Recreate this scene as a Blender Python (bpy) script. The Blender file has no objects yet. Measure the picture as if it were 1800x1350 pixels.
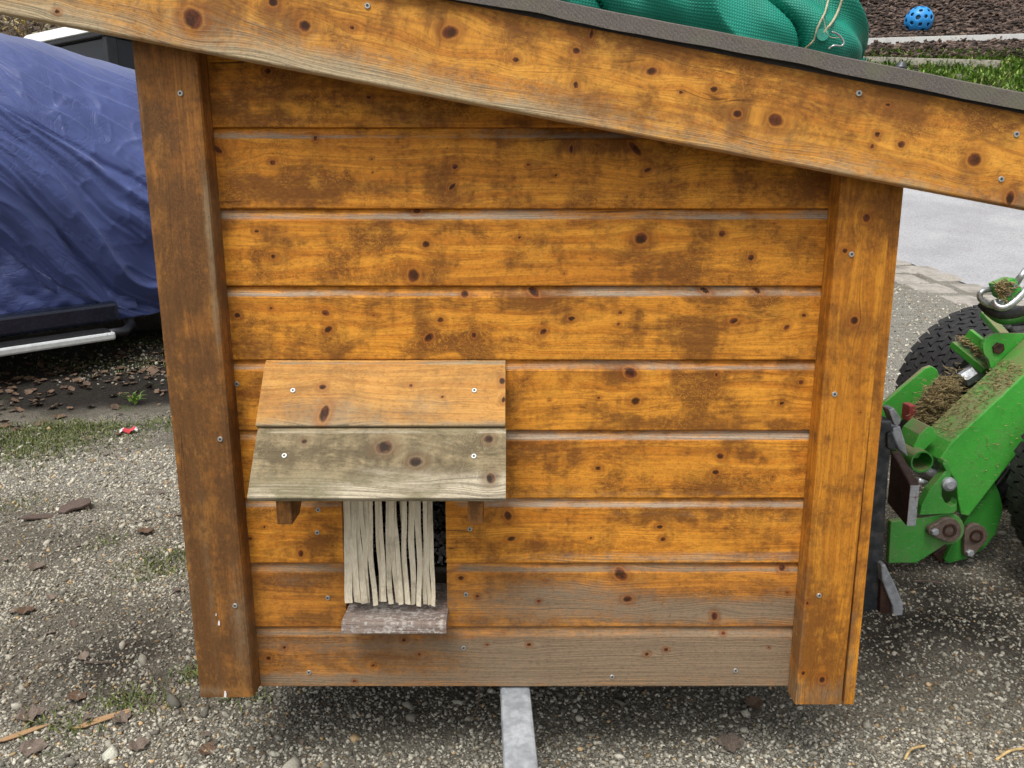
import bpy, bmesh, math, random
import numpy as np
from mathutils import Vector, Matrix

random.seed(7)
rng = np.random.default_rng(11)
R = math.radians
S = bpy.context.scene
COL = S.collection

# ------------------------------------------------------------------ camera
H = 1.25                       # eye height above the yard at the camera's feet
TH = R(12.3)                   # camera pitch
F = 1350.0                     # focal length in photo pixels (photo 1800 wide)
cd = bpy.data.cameras.new('camera'); cam = bpy.data.objects.new('camera', cd); COL.objects.link(cam)
cam.location = (0, 0, H); cam.rotation_euler = (R(90) - TH, 0, 0)
cd.sensor_width = 36.0; cd.lens = 27.0; cd.clip_start = 0.02; cd.clip_end = 500
S.camera = cam

# ------------------------------------------------------------------ sky, sun, exposure
SUN_EL, SUN_AZ = R(64), R(205)        # azimuth measured from +Y clockwise: behind the camera, a little to its left
W = bpy.data.worlds.new('World'); S.world = W; W.use_nodes = True
wn = W.node_tree; wn.nodes.clear()
sky = wn.nodes.new('ShaderNodeTexSky'); sky.sky_type = 'NISHITA'; sky.sun_disc = False
sky.sun_elevation = SUN_EL; sky.sun_rotation = SUN_AZ
sky.air_density = 1.0; sky.dust_density = 4.0; sky.ozone_density = 1.0
hs = wn.nodes.new('ShaderNodeHueSaturation'); hs.inputs['Saturation'].default_value = 0.16
bg = wn.nodes.new('ShaderNodeBackground'); bg.inputs['Strength'].default_value = 0.125
wo = wn.nodes.new('ShaderNodeOutputWorld')
wn.links.new(sky.outputs[0], hs.inputs['Color']); wn.links.new(hs.outputs[0], bg.inputs[0]); wn.links.new(bg.outputs[0], wo.inputs[0])
sl = bpy.data.lights.new('sun', 'SUN'); sl.energy = 1.5; sl.angle = R(28); sl.color = (1.0, 0.955, 0.89)
sun = bpy.data.objects.new('sun', sl); COL.objects.link(sun)
sdir = Vector((math.sin(SUN_AZ) * math.cos(SUN_EL), math.cos(SUN_AZ) * math.cos(SUN_EL), math.sin(SUN_EL)))
sun.rotation_euler = sdir.to_track_quat('Z', 'Y').to_euler()
S.view_settings.view_transform = 'Standard'; S.view_settings.look = 'None'
S.view_settings.exposure = 0.6; S.view_settings.gamma = 1.0; S.view_settings.use_curve_mapping = False
S.cycles.use_denoising = True
S.cycles.max_bounces = 5; S.cycles.diffuse_bounces = 3; S.cycles.glossy_bounces = 2

# ------------------------------------------------------------------ measuring helpers
FW = Vector((0, math.cos(TH), -math.sin(TH))); UPV = Vector((0, math.sin(TH), math.cos(TH))); EYE = Vector((0, 0, H))
def ray(px, py):
    return FW + Vector((1, 0, 0)) * ((px - 900) / F) - UPV * ((py - 675) / F)
def U(px, py, Y):
    d = ray(px, py); return EYE + d * (Y / d.y)
def UPl(px, py, p0, n):
    d = ray(px, py); return EYE + d * ((Vector(p0) - EYE).dot(n) / d.dot(n))
def zc(p):
    return (Vector(p) - EYE).dot(FW)

PY = [-20, 0, 1.4, 3, 4.5, 6, 7.5, 10.5, 11.3, 12.8, 13.8, 14.6, 16, 20, 40, 90]
PZ = [-1.6, 0, .11, .24, .37, .58, .82, 1.62, 1.9, 3.14, 3.98, 4.38, 5.3, 7.6, 14, 24]
_yy = np.arange(-20, 90, .05); _zz = np.interp(_yy, PY, PZ)
_k = np.exp(-.5 * (np.arange(-12, 13) / 4.0) ** 2); _k /= _k.sum()
_zs = np.convolve(np.pad(_zz, 12, mode='edge'), _k, mode='valid')

# value noise
def vnoise(x, y, seed=0):
    x = np.asarray(x, float); y = np.asarray(y, float)
    xi = np.floor(x).astype(np.int64); yi = np.floor(y).astype(np.int64)
    fx = x - xi; fy = y - yi
    def h(a, b):
        n = (a * 374761393 + b * 668265263 + seed * 974634777) & 0xffffffff
        n = ((n ^ (n >> 13)) * 1274126177) & 0xffffffff
        n = (n ^ (n >> 16)) & 0xffffffff
        return n / 4294967295.0
    u = fx * fx * fx * (fx * (fx * 6 - 15) + 10); v = fy * fy * fy * (fy * (fy * 6 - 15) + 10)
    a = h(xi, yi); b = h(xi + 1, yi); c = h(xi, yi + 1); d = h(xi + 1, yi + 1)
    return (a * (1 - u) + b * u) * (1 - v) + (c * (1 - u) + d * u) * v
def fbm(x, y, oct=4, seed=0, gain=.5):
    s = 0; a = 1; t = 0
    for i in range(oct):
        s = s + a * vnoise(np.asarray(x) * 2 ** i + 17.3 * i, np.asarray(y) * 2 ** i - 9.1 * i, seed + i); t += a; a *= gain
    return s / t
def zf(x, y):
    x = np.asarray(x, float); y = np.asarray(y, float)
    z = np.interp(y, _yy, _zs)
    near = np.clip((9 - np.abs(y)) / 4, 0, 1)
    return z + near * ((fbm(x * .9, y * .9, 3, 5) - .5) * .05 + (fbm(x * 6, y * 6, 3, 9) - .5) * .018)
def UG(px, py):
    d = ray(px, py); t = .6
    for i in range(4000):
        p = EYE + d * t
        if p.z < float(zf(p.x, p.y)): break
        t += .005 + t * .001
    return EYE + d * t

# ------------------------------------------------------------------ node helpers
class NT:
    def __init__(s, name):
        s.m = bpy.data.materials.new(name); s.m.use_nodes = True; s.t = s.m.node_tree; s.t.nodes.clear()
        s.out = s.n('ShaderNodeOutputMaterial'); s.b = s.n('ShaderNodeBsdfPrincipled'); s.l(s.b.outputs[0], s.out.inputs[0])
    def n(s, t, **k):
        x = s.t.nodes.new(t)
        for a, v in k.items(): setattr(x, a, v)
        return x
    def l(s, a, b): s.t.links.new(a, b)
    def put(s, sock, v):
        if isinstance(v, bpy.types.NodeSocket): s.l(v, sock)
        elif isinstance(v, (tuple, list)) and len(v) == 3 and sock.type == 'RGBA': sock.default_value = (*v, 1)
        else: sock.default_value = v
    def attr(s, name): return s.n('ShaderNodeAttribute', attribute_name=name)
    def pos(s): return s.n('ShaderNodeTexCoord').outputs['Object']
    def geo(s): return s.n('ShaderNodeNewGeometry')
    def vmul(s, v, k):
        x = s.n('ShaderNodeVectorMath', operation='MULTIPLY'); s.put(x.inputs[0], v); x.inputs[1].default_value = k; return x.outputs[0]
    def vadd(s, v, k):
        x = s.n('ShaderNodeVectorMath', operation='ADD'); s.put(x.inputs[0], v); s.put(x.inputs[1], k); return x.outputs[0]
    def noise(s, v, scale=1, detail=3, rough=.5, dist=0):
        x = s.n('ShaderNodeTexNoise'); s.put(x.inputs['Vector'], v); x.inputs['Scale'].default_value = scale
        x.inputs['Detail'].default_value = detail; x.inputs['Roughness'].default_value = rough; x.inputs['Distortion'].default_value = dist
        return x.outputs['Fac']
    def vor(s, v, scale, feature='F1', out='Distance', rnd=1):
        x = s.n('ShaderNodeTexVoronoi', feature=feature); s.put(x.inputs['Vector'], v); x.inputs['Scale'].default_value = scale
        x.inputs['Randomness'].default_value = rnd; return x.outputs[out]
    def ma(s, op, a, b=0.0, c=0.0):
        x = s.n('ShaderNodeMath', operation=op); s.put(x.inputs[0], a); s.put(x.inputs[1], b); s.put(x.inputs[2], c); return x.outputs[0]
    def ss(s, v, a, b, lo=0.0, hi=1.0):
        x = s.n('ShaderNodeMapRange', interpolation_type='SMOOTHSTEP'); s.put(x.inputs[0], v)
        x.inputs[1].default_value = a; x.inputs[2].default_value = b; x.inputs[3].default_value = lo; x.inputs[4].default_value = hi
        return x.outputs[0]
    def mix(s, f, a, b, mode='MIX'):
        x = s.n('ShaderNodeMix', data_type='RGBA', blend_type=mode); s.put(x.inputs[0], f); s.put(x.inputs[6], a); s.put(x.inputs[7], b)
        return x.outputs[2]
    def bump(s, h, dist=.002, strength=.5):
        x = s.n('ShaderNodeBump'); s.put(x.inputs['Height'], h); x.inputs['Distance'].default_value = dist; x.inputs['Strength'].default_value = strength
        s.l(x.outputs[0], s.b.inputs['Normal'])
    def fin(s, col=None, rough=None, metal=None, **k):
        if col is not None: s.put(s.b.inputs['Base Color'], col)
        if rough is not None: s.put(s.b.inputs['Roughness'], rough)
        if metal is not None: s.put(s.b.inputs['Metallic'], metal)
        for a, v in k.items(): s.put(s.b.inputs[a], v)
        return s.m

def srgb(r, g, b):
    f = lambda c: (c / 255 / 12.92) if c / 255 <= .04045 else ((c / 255 + .055) / 1.055) ** 2.4
    return (f(r), f(g), f(b))

# ------------------------------------------------------------------ materials
def wood_mat(name, light, mid, dark, grey, knotc, mott=(.41, .71), mottamt=.86, rough=.6, greyline=.5, crack=.5, moss=None, spec=.3, speck=0.0):
    t = NT(name)
    wv = t.attr('wood').outputs['Vector']; fv = t.attr('wear').outputs['Vector']
    sp = t.n('ShaderNodeSeparateXYZ'); t.l(fv, sp.inputs[0]); kd, we, dk = sp.outputs
    n1 = t.noise(t.vmul(wv, (5, 420, 1)), 1, 3, .6)
    n2 = t.noise(t.vmul(wv, (1.6, 75, 1)), 1, 2, .5, .3)
    ring = t.noise(t.vmul(wv, (1.1, 34, 1.7)), 1, 1, .5, .2)
    ringw = t.ma('SINE', t.ma('MULTIPLY', ring, 62.0))
    n3 = t.noise(t.vmul(wv, (13, 21, 2.3)), 1, 7, .68)
    n3b = t.noise(t.vmul(wv, (38, 62, 3.1)), 1, 6, .7)
    n4 = t.noise(t.vmul(wv, (330, 520, 1)), 1, 3, .6)
    n6 = t.noise(t.vmul(wv, (70, 160, 1)), 1, 4, .65)
    col = t.mix(t.ss(n2, .34, .66), light, mid)
    col = t.mix(t.ma('MULTIPLY', t.ss(ringw, .2, 1.0), .27), col, dark)
    col = t.mix(t.ma('MULTIPLY', t.ss(n1, .5, .78), .42), col, dark)
    # brown mottling of the worn glaze
    mo = t.ma('ADD', t.ma('ADD', n3, t.ma('MULTIPLY', t.ma('SUBTRACT', n6, .5), .32)), t.ma('MULTIPLY', dk, .38))
    nst = t.noise(t.vmul(wv, (34, 7, 1.3)), 1, 4, .65)
    mo = t.ma('ADD', mo, t.ma('MULTIPLY', t.ma('SUBTRACT', nst, .5), .45))
    mf = t.ss(mo, *mott)
    mf2 = t.ss(t.ma('ADD', n3b, t.ma('MULTIPLY', t.ma('SUBTRACT', n4, .5), .35)), .5, .74)
    col = t.mix(t.ma('MULTIPLY', mf, mottamt), col, dark)
    col = t.mix(t.ma('MULTIPLY', mf2, .5), col, dark)
    col = t.mix(t.ma('MULTIPLY', t.ss(n6, .56, .76), .34), col, tuple(c * .55 for c in dark))
    brt = t.noise(t.vmul(wv, (11, 17, 6.1)), 1, 6, .68)
    col = t.mix(t.ss(t.ma('ADD', brt, t.ma('MULTIPLY', t.ma('SUBTRACT', n6, .5), .4)), .52, .70, 0, .42), col, tuple(min(1, c * f) for c, f in zip(light, (1.12, 1.22, 1.3))))
    # fine craze lines where the glaze has broken
    n5 = t.noise(t.vmul(wv, (60, 80, 1)), 1, 4, .65, 1.5)
    cl = t.ss(t.ma('ABSOLUTE', t.ma('SUBTRACT', n5, .5)), .024, .0)
    cm = t.ma('MULTIPLY', t.ma('MULTIPLY', cl, t.ss(t.noise(t.vmul(wv, (6, 13, 7)), 1, 2), .45, .62)), crack)
    col = t.mix(cm, col, tuple(min(1, c * 1.25) for c in light))
    ck = t.noise(t.vmul(wv, (1.3, 46, 5)), 1, 2, .5, .1)
    ckm = t.ss(t.noise(t.vmul(wv, (3.2, 24, 11)), 1, 2), .56, .66)
    ckl = t.ma('MULTIPLY', t.ss(t.ma('ABSOLUTE', t.ma('SUBTRACT', ck, .5)), .012, .002), ckm)
    col = t.mix(t.ma('MULTIPLY', ckl, .75), col, tuple(c * .3 for c in dark))
    # grey weathering
    wf = t.ma('ADD', we, t.ma('MULTIPLY', t.ma('SUBTRACT', t.ma('ADD', t.ma('MULTIPLY', n3b, .55), t.ma('MULTIPLY', n1, .45)), .5), t.ma('MULTIPLY', t.ss(we, .02, .35), 1.5)))
    wf = t.ss(wf, .12, .88)
    gcol = t.mix(t.ss(n1, .36, .7), grey, tuple(c * greyline for c in grey))
    gcol = t.mix(t.ma('MULTIPLY', t.ss(n4, .52, .75), .45), gcol, tuple(min(1, c * 1.35) for c in grey))
    if moss:
        gcol = t.mix(t.ma('MULTIPLY', t.ss(t.noise(t.vmul(wv, (7, 19, 9)), 1, 5, .65), .42, .6), .75), gcol, moss)
    col = t.mix(wf, col, gcol)
    # dirt film in fine pores all over
    n7 = t.noise(t.vmul(wv, (130, 210, 1)), 1, 5, .7)
    col = t.mix(t.ma('MULTIPLY', t.ss(n7, .50, .72), .40), col, tuple(c * .5 for c in dark))
    col = t.mix(t.ma('MULTIPLY', t.ss(n7, .44, .28), .22), col, tuple(min(1, c * 1.2) for c in light))
    if speck:
        n8 = t.noise(t.vmul(wv, (95, 120, 1)), 1, 4, .7); n9 = t.noise(t.vmul(wv, (14, 16, 4)), 1, 3)
        col = t.mix(t.ma('MULTIPLY', t.ss(t.ma('ADD', n8, t.ma('MULTIPLY', n9, .5)), .74, .88), speck), col, (.72, .69, .64))
        col = t.mix(t.ma('MULTIPLY', t.ss(n8, .42, .3), .7), col, (.10, .065, .05))
    # knots
    kk = t.ma('ADD', kd, t.ma('MULTIPLY', t.ma('SUBTRACT', n6, .46), 1.1))
    col = t.mix(t.ss(kk, 2.8, 1.05, 0, .55), col, tuple(c * f for c, f in zip(dark, (1.25, .9, .8))))
    rim = t.ma('MULTIPLY', t.ss(kk, 1.0, 1.12), t.ss(kk, 1.5, 1.15))
    col = t.mix(t.ma('MULTIPLY', rim, .2), col, light)
    kc = t.mix(t.ss(t.ma('ADD', n6, t.ma('MULTIPLY', kd, -.25)), .12, .42), tuple(c * f for c, f in zip(knotc, (2.6, 1.9, 1.4))), tuple(c * .35 for c in knotc))
    col = t.mix(t.ss(kk, 1.18, .72, 0, .90), col, kc)
    t.bump(t.ma('ADD', t.ma('MULTIPLY', n1, .5), t.ma('ADD', t.ma('MULTIPLY', n4, .25), t.ma('MULTIPLY', wf, t.ma('MULTIPLY', n1, 1.0)))), .0011, .75)
    return t.fin(col, t.ma('ADD', t.ss(n3b, .3, .7, rough - .08, rough + .14), t.ma('MULTIPLY', wf, .2)), **{'Specular IOR Level': spec * .75})

KN = (.060, .020, .010)
M = {}
M['wood_wall'] = wood_mat('glazed_pine_wall', (.76, .320, .036), (.57, .205, .021), (.160, .058, .012), (.47, .37, .27), KN)
M['wood_low'] = wood_mat('glazed_pine_low', (.62, .250, .036), (.42, .152, .023), (.130, .056, .018), (.27, .195, .125), KN, greyline=.7, mottamt=.75)
M['wood_fascia'] = wood_mat('glazed_pine_fascia', (.76, .350, .052), (.58, .225, .031), (.180, .070, .017), (.54, .43, .27), (.055, .018, .010), mott=(.40, .72), mottamt=.84)
M['wood_postl'] = wood_mat('glazed_pine_post_worn', (.40, .168, .036), (.27, .108, .025), (.105, .050, .019), (.30, .21, .12), KN, mott=(.38, .70), crack=.25, greyline=.8)
M['wood_postr'] = wood_mat('glazed_pine_post', (.62, .255, .026), (.46, .165, .016), (.175, .065, .013), (.25, .17, .095), KN, mott=(.44, .76), crack=.3)
M['wood_hood'] = wood_mat('glazed_pine_hood', (.56, .29, .075), (.46, .21, .05), (.21, .105, .036), (.36, .30, .20), (.05, .024, .017), mott=(.42, .78), mottamt=.65, rough=.7)
M['wood_hoodlow'] = wood_mat('bare_weathered_pine', (.33, .26, .15), (.25, .195, .11), (.10, .078, .045), (.55, .48, .35), (.055, .036, .03), mott=(.38, .66), mottamt=.85, rough=.8, greyline=.4, moss=(.155, .135, .07))
M['wood_sill'] = wood_mat('grey_worn_sill', (.38, .27, .21), (.25, .165, .125), (.10, .062, .046), (.37, .30, .26), (.3, .25, .2), rough=.85, greyline=.5, speck=.6)

def simple(name, col, rough=.5, metal=0.0, var=.25, scale=20, bump=0.0, dirt=None, dirtr=(.52, .7), spec=.5, coords='Object'):
    t = NT(name); p = t.pos()
    n = t.noise(p, scale, 5, .6); n2 = t.noise(p, scale * 6, 3, .6)
    c = t.mix(t.ss(n, .3, .7), tuple(x * (1 - var) for x in col), tuple(min(1, x * (1 + var)) for x in col))
    if dirt: c = t.mix(t.ma('MULTIPLY', t.ss(t.ma('ADD', n, t.ma('MULTIPLY', t.ma('SUBTRACT', n2, .5), .5)), *dirtr), .85), c, dirt)
    if bump: t.bump(t.ma('ADD', n2, t.ma('MULTIPLY', n, .5)), bump, .6)
    return t.fin(c, t.ss(n2, .3, .7, max(.05, rough - .1), min(1, rough + .1)), metal, **{'Specular IOR Level': spec})

M['screw'] = simple('zinc_screw', (.40, .40, .38), .5, .55, .1, 300)
M['screw_dark'] = simple('screw_recess', (.08, .08, .08), .6, .5, .1, 300)
M['galv'] = None
def galv_mat():
    t = NT('galvanised_steel'); p = t.pos()
    v = t.n('ShaderNodeTexVoronoi'); t.l(t.vadd(p, t.vmul(t.n('ShaderNodeTexNoise').outputs['Color'], (.01, .01, .01))), v.inputs['Vector']); v.inputs['Scale'].default_value = 120
    n = t.noise(p, 30, 5, .65)
    g = t.ma('ADD', t.ma('MULTIPLY', n, .8), t.ma('MULTIPLY', v.outputs['Color'], .18))
    c = t.mix(t.ss(g, .3, .75), (.33, .37, .41), (.58, .62, .66))
    t.bump(n, .0006, .4)
    return t.fin(c, t.ss(n, .3, .7, .42, .62), .35)
M['galv'] = galv_mat()
M['dark_steel'] = simple('dark_carriage_steel', (.06, .066, .074), .42, .55, .45, 25, .0006, dirt=(.13, .125, .12))
M['worn_steel'] = simple('worn_bright_steel', (.40, .42, .45), .42, .35, .35, 28, .0006, dirt=(.15, .095, .07), dirtr=(.58, .74))
M['lug'] = simple('grimy_brown_steel', (.17, .13, .105), .55, .2, .45, 45, .001, dirt=(.07, .045, .03), dirtr=(.5, .7))
M['rust'] = simple('rust_brown_steel', (.06, .026, .017), .6, .2, .5, 30, .0008, dirt=(.028, .018, .015))
def paint_mat(name, col, dirt, dr=(.56, .74)):
    t = NT(name); p = t.pos()
    n = t.noise(p, 9, 6, .65); n2 = t.noise(p, 120, 4, .7); n3 = t.noise(t.vmul(p, (40, 40, 160)), 1, 3, .6)
    c = t.mix(t.ss(n, .3, .7), tuple(x * .82 for x in col), tuple(x * 1.12 for x in col))
    c = t.mix(t.ma('MULTIPLY', t.ss(t.ma('ADD', n, t.ma('MULTIPLY', t.ma('SUBTRACT', n2, .5), .7)), *dr), .7), c, dirt)
    c = t.mix(t.ma('MULTIPLY', t.ss(n2, .62, .7), .6), c, (.05, .035, .015))
    c = t.mix(t.ma('MULTIPLY', t.ss(n3, .60, .70), .45), c, (.3, .45, .22)); sc = t.noise(t.vmul(p, (25, 25, 25)), 1, 6, .75, 2.0); c = t.mix(t.ss(t.ma('ABSOLUTE', t.ma('SUBTRACT', sc, .52)), .010, .0, 0, .5), c, (.06, .07, .03))
    # hay dust settles on faces that look upward
    g = t.n('ShaderNodeNewGeometry'); sx = t.n('ShaderNodeSeparateXYZ'); t.l(g.outputs['Normal'], sx.inputs[0])
    up = t.ss(sx.outputs[2], .35, .75)
    c = t.mix(t.ma('MULTIPLY', up, t.ss(t.ma('ADD', n, t.ma('MULTIPLY', n2, .3)), .4, .75)), c, (.22, .21, .10))
    t.bump(t.ma('ADD', n2, n), .0006, .4)
    return t.fin(c, t.ss(n2, .3, .7, .33, .55))
M['green'] = paint_mat('green_machine_paint', (.065, .43, .05), (.13, .24, .08), (.47, .74))
M['green_dk'] = paint_mat('green_machine_paint_dark', (.035, .26, .03), (.10, .16, .06), (.5, .7))  # darker green for rear, inner and lower parts
M['green_b'] = paint_mat('green_machine_paint_scuffed', (.06, .36, .05), (.16, .22, .10), (.42, .66))
M['rubber'] = simple('black_rubber', (.022, .022, .023), .75, 0, .4, 40, .001, dirt=(.085, .075, .06), dirtr=(.56, .8))
M['hose'] = simple('hydraulic_hose', (.02, .02, .02), .6, 0, .3, 60, .0008, dirt=(.06, .05, .035))
M['chrome'] = simple('hose_fitting_steel', (.5, .52, .52), .32, .75, .2, 60, 0, dirt=(.25, .25, .2))
M['red'] = simple('faded_red_rubber', (.30, .05, .045), .55, 0, .25, 60)
M['hay'] = simple('dry_hay', (.25, .19, .085), .8, 0, .6, 60)
M['straw'] = simple('straw_bit', (.44, .31, .14), .8, 0, .4, 60)
def strip_mat():
    t = NT('cream_curtain_strip'); p = t.pos()
    n = t.noise(t.vmul(p, (260, 260, 9)), 1, 4, .6); n2 = t.noise(p, 22, 5, .65)
    c = t.mix(t.ss(n, .3, .7), (.60, .52, .375), (.76, .68, .52))
    c = t.mix(t.ma('MULTIPLY', t.ss(n2, .5, .72), .6), c, (.27, .22, .15))
    t.bump(n, .0006, .5)
    return t.fin(c, .62, **{'Specular IOR Level': .35})
M['strip'] = strip_mat()
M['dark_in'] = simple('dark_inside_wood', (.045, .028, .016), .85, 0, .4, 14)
M['litter'] = simple('grey_litter', (.72, .71, .68), .7, 0, .3, 90, .004, dirt=(.25, .24, .22), dirtr=(.5, .6))
M['tray'] = simple('black_tray_plastic', (.03, .022, .018), .5, 0, .3, 40)
def felt_mat():
    t = NT('roofing_felt'); p = t.pos()
    n = t.noise(p, 12, 5, .6); n2 = t.noise(p, 420, 3, .7)
    w = t.n('ShaderNodeTexWave', wave_type='BANDS', bands_direction='DIAGONAL'); t.l(p, w.inputs[0]); w.inputs['Scale'].default_value = 75; w.inputs['Distortion'].default_value = 2.5; w.inputs['Detail'].default_value = 2
    c = t.mix(t.ss(n2, .3, .7), (.078, .066, .058), (.155, .134, .118))
    c = t.mix(t.ma('MULTIPLY', w.outputs['Fac'], .14), c, (.10, .085, .075))
    c = t.mix(t.ma('MULTIPLY', t.ss(n, .5, .68), .5), c, (.13, .13, .075))
    t.bump(t.ma('ADD', n2, t.ma('MULTIPLY', w.outputs['Fac'], .3)), .0012, .5)
    return t.fin(c, .88)
M['felt'] = felt_mat()
M['felt_gap'] = simple('black_gap', (.022, .02, .018), .7, 0, .3, 40)
def cover_mat():
    t = NT('blue_nylon_cover'); p = t.attr('wood').outputs['Vector']
    n = t.noise(p, 3, 5, .6, .4)
    def crease(k, d): 
        v = t.noise(t.vmul(p, k), 1, 3, .5, d); return t.ss(t.ma('ABSOLUTE', t.ma('SUBTRACT', v, .5)), .0, .07)
    m1 = t.ss(t.noise(p, 2.2, 2), .42, .6); m2 = t.ss(t.noise(t.vadd(p, (5, 3, 0)), 3.1, 2), .42, .6)
    h = t.ma('ADD', t.ma('MULTIPLY', crease((3.5, 13, 1), .8), m1), t.ma('MULTIPLY', t.ma('MULTIPLY', crease((15, 9, 1), 1.2), m2), .5))
    c = t.mix(t.ss(n, .3, .7), (.042, .062, .185), (.062, .090, .255))
    t.bump(h, .012, .22)
    return t.fin(c, .43, **{'Specular IOR Level': .5, 'Sheen Weight': .35, 'Sheen Roughness': .35})
M['cover'] = cover_mat()
M['car_black'] = simple('black_car_plastic', (.012, .013, .016), .4, 0, .3, 12)
M['car_navy'] = simple('navy_sill_paint', (.012, .016, .03), .25, .2, .2, 8)
M['white'] = simple('white_vehicle_paint', (.78, .80, .80), .35, 0, .06, 6)
M['alu'] = simple('pale_aluminium_step', (.66, .69, .69), .4, .3, .12, 25, dirt=(.3, .3, .28), dirtr=(.6, .75))
def glass_mat():
    t = NT('dark_vehicle_glass'); return t.fin((.012, .015, .02), .06, 0, **{'Specular IOR Level': .3})
M['glass'] = glass_mat()
def bag_mat():
    t = NT('green_woven_mesh'); uv = t.attr('wood').outputs['Vector']
    p = t.pos()
    w1 = t.n('ShaderNodeTexWave', wave_type='BANDS', bands_direction='X'); t.l(uv, w1.inputs[0]); w1.inputs['Scale'].default_value = 62; w1.inputs['Distortion'].default_value = .4
    w2 = t.n('ShaderNodeTexWave', wave_type='BANDS', bands_direction='Y'); t.l(uv, w2.inputs[0]); w2.inputs['Scale'].default_value = 62; w2.inputs['Distortion'].default_value = .4
    n = t.noise(p, 9, 5, .6)
    g = t.ma('MULTIPLY', w1.outputs['Fac'], w2.outputs['Fac'])
    c = t.mix(t.ss(n, .3, .7), (.002, .20, .135), (.006, .33, .225))
    c = t.mix(t.ss(g, .2, .55, .4, 0), c, (.002, .12, .08))
    t.bump(g, .0015, .6)
    return t.fin(c, .55)
M['bag'] = bag_mat()
M['bag_hem'] = simple('green_bag_hem', (.008, .20, .14), .6, 0, .3, 60, .001)
M['cord'] = simple('beige_cord', (.42, .36, .24), .8, 0, .3, 200, .0006)
M['ball'] = simple('blue_ball_plastic', (.02, .27, .68), .4, 0, .12, 8)
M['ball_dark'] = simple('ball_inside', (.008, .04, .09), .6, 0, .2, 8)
M['edging'] = simple('weathered_edging_timber', (.36, .33, .28), .8, 0, .25, 6, .003, dirt=(.17, .15, .11))
M['edging_w'] = simple('pale_edging_timber', (.62, .62, .60), .7, 0, .15, 6, .002, dirt=(.4, .38, .34))
M['leaf_dry'] = simple('dry_leaf', (.115, .07, .042), .75, 0, .5, 18, .001)
M['leaf_grey'] = simple('grey_dead_leaf', (.15, .115, .09), .8, 0, .4, 18, .001)
M['bark'] = simple('dark_bark', (.12, .085, .068), .85, 0, .5, 25, .004)
M['twig'] = simple('twig_bark', (.20, .15, .10), .85, 0, .4, 25, .002)
M['splinter'] = simple('orange_wood_splinter', (.36, .22, .11), .75, 0, .45, 40, .001)
M['wrapper'] = simple('red_wrapper', (.62, .07, .09), .35, 0, .2, 30)
M['wrapper_w'] = simple('white_wrapper', (.75, .72, .74), .35, 0, .1, 30)
M['grassblade'] = None
def grass_mat(name, a, b, tip):
    t = NT(name); cc = t.attr('tint').outputs['Fac']
    c = t.mix(t.ss(cc, .0, 1.0), a, b); c = t.mix(t.ss(cc, .86, .93), c, tip)
    return t.fin(c, .55, **{'Specular IOR Level': .3, 'Subsurface Weight': 0.0})
M['grassblade'] = grass_mat('grass_blade', (.08, .17, .025), (.30, .45, .085), (.5, .46, .2))
M['moss'] = grass_mat('moss_blade', (.06, .085, .02), (.17, .20, .055), (.30, .27, .14))
M['yleaf'] = simple('yellow_autumn_leaf', (.55, .40, .09), .6, 0, .4, 30)

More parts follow.
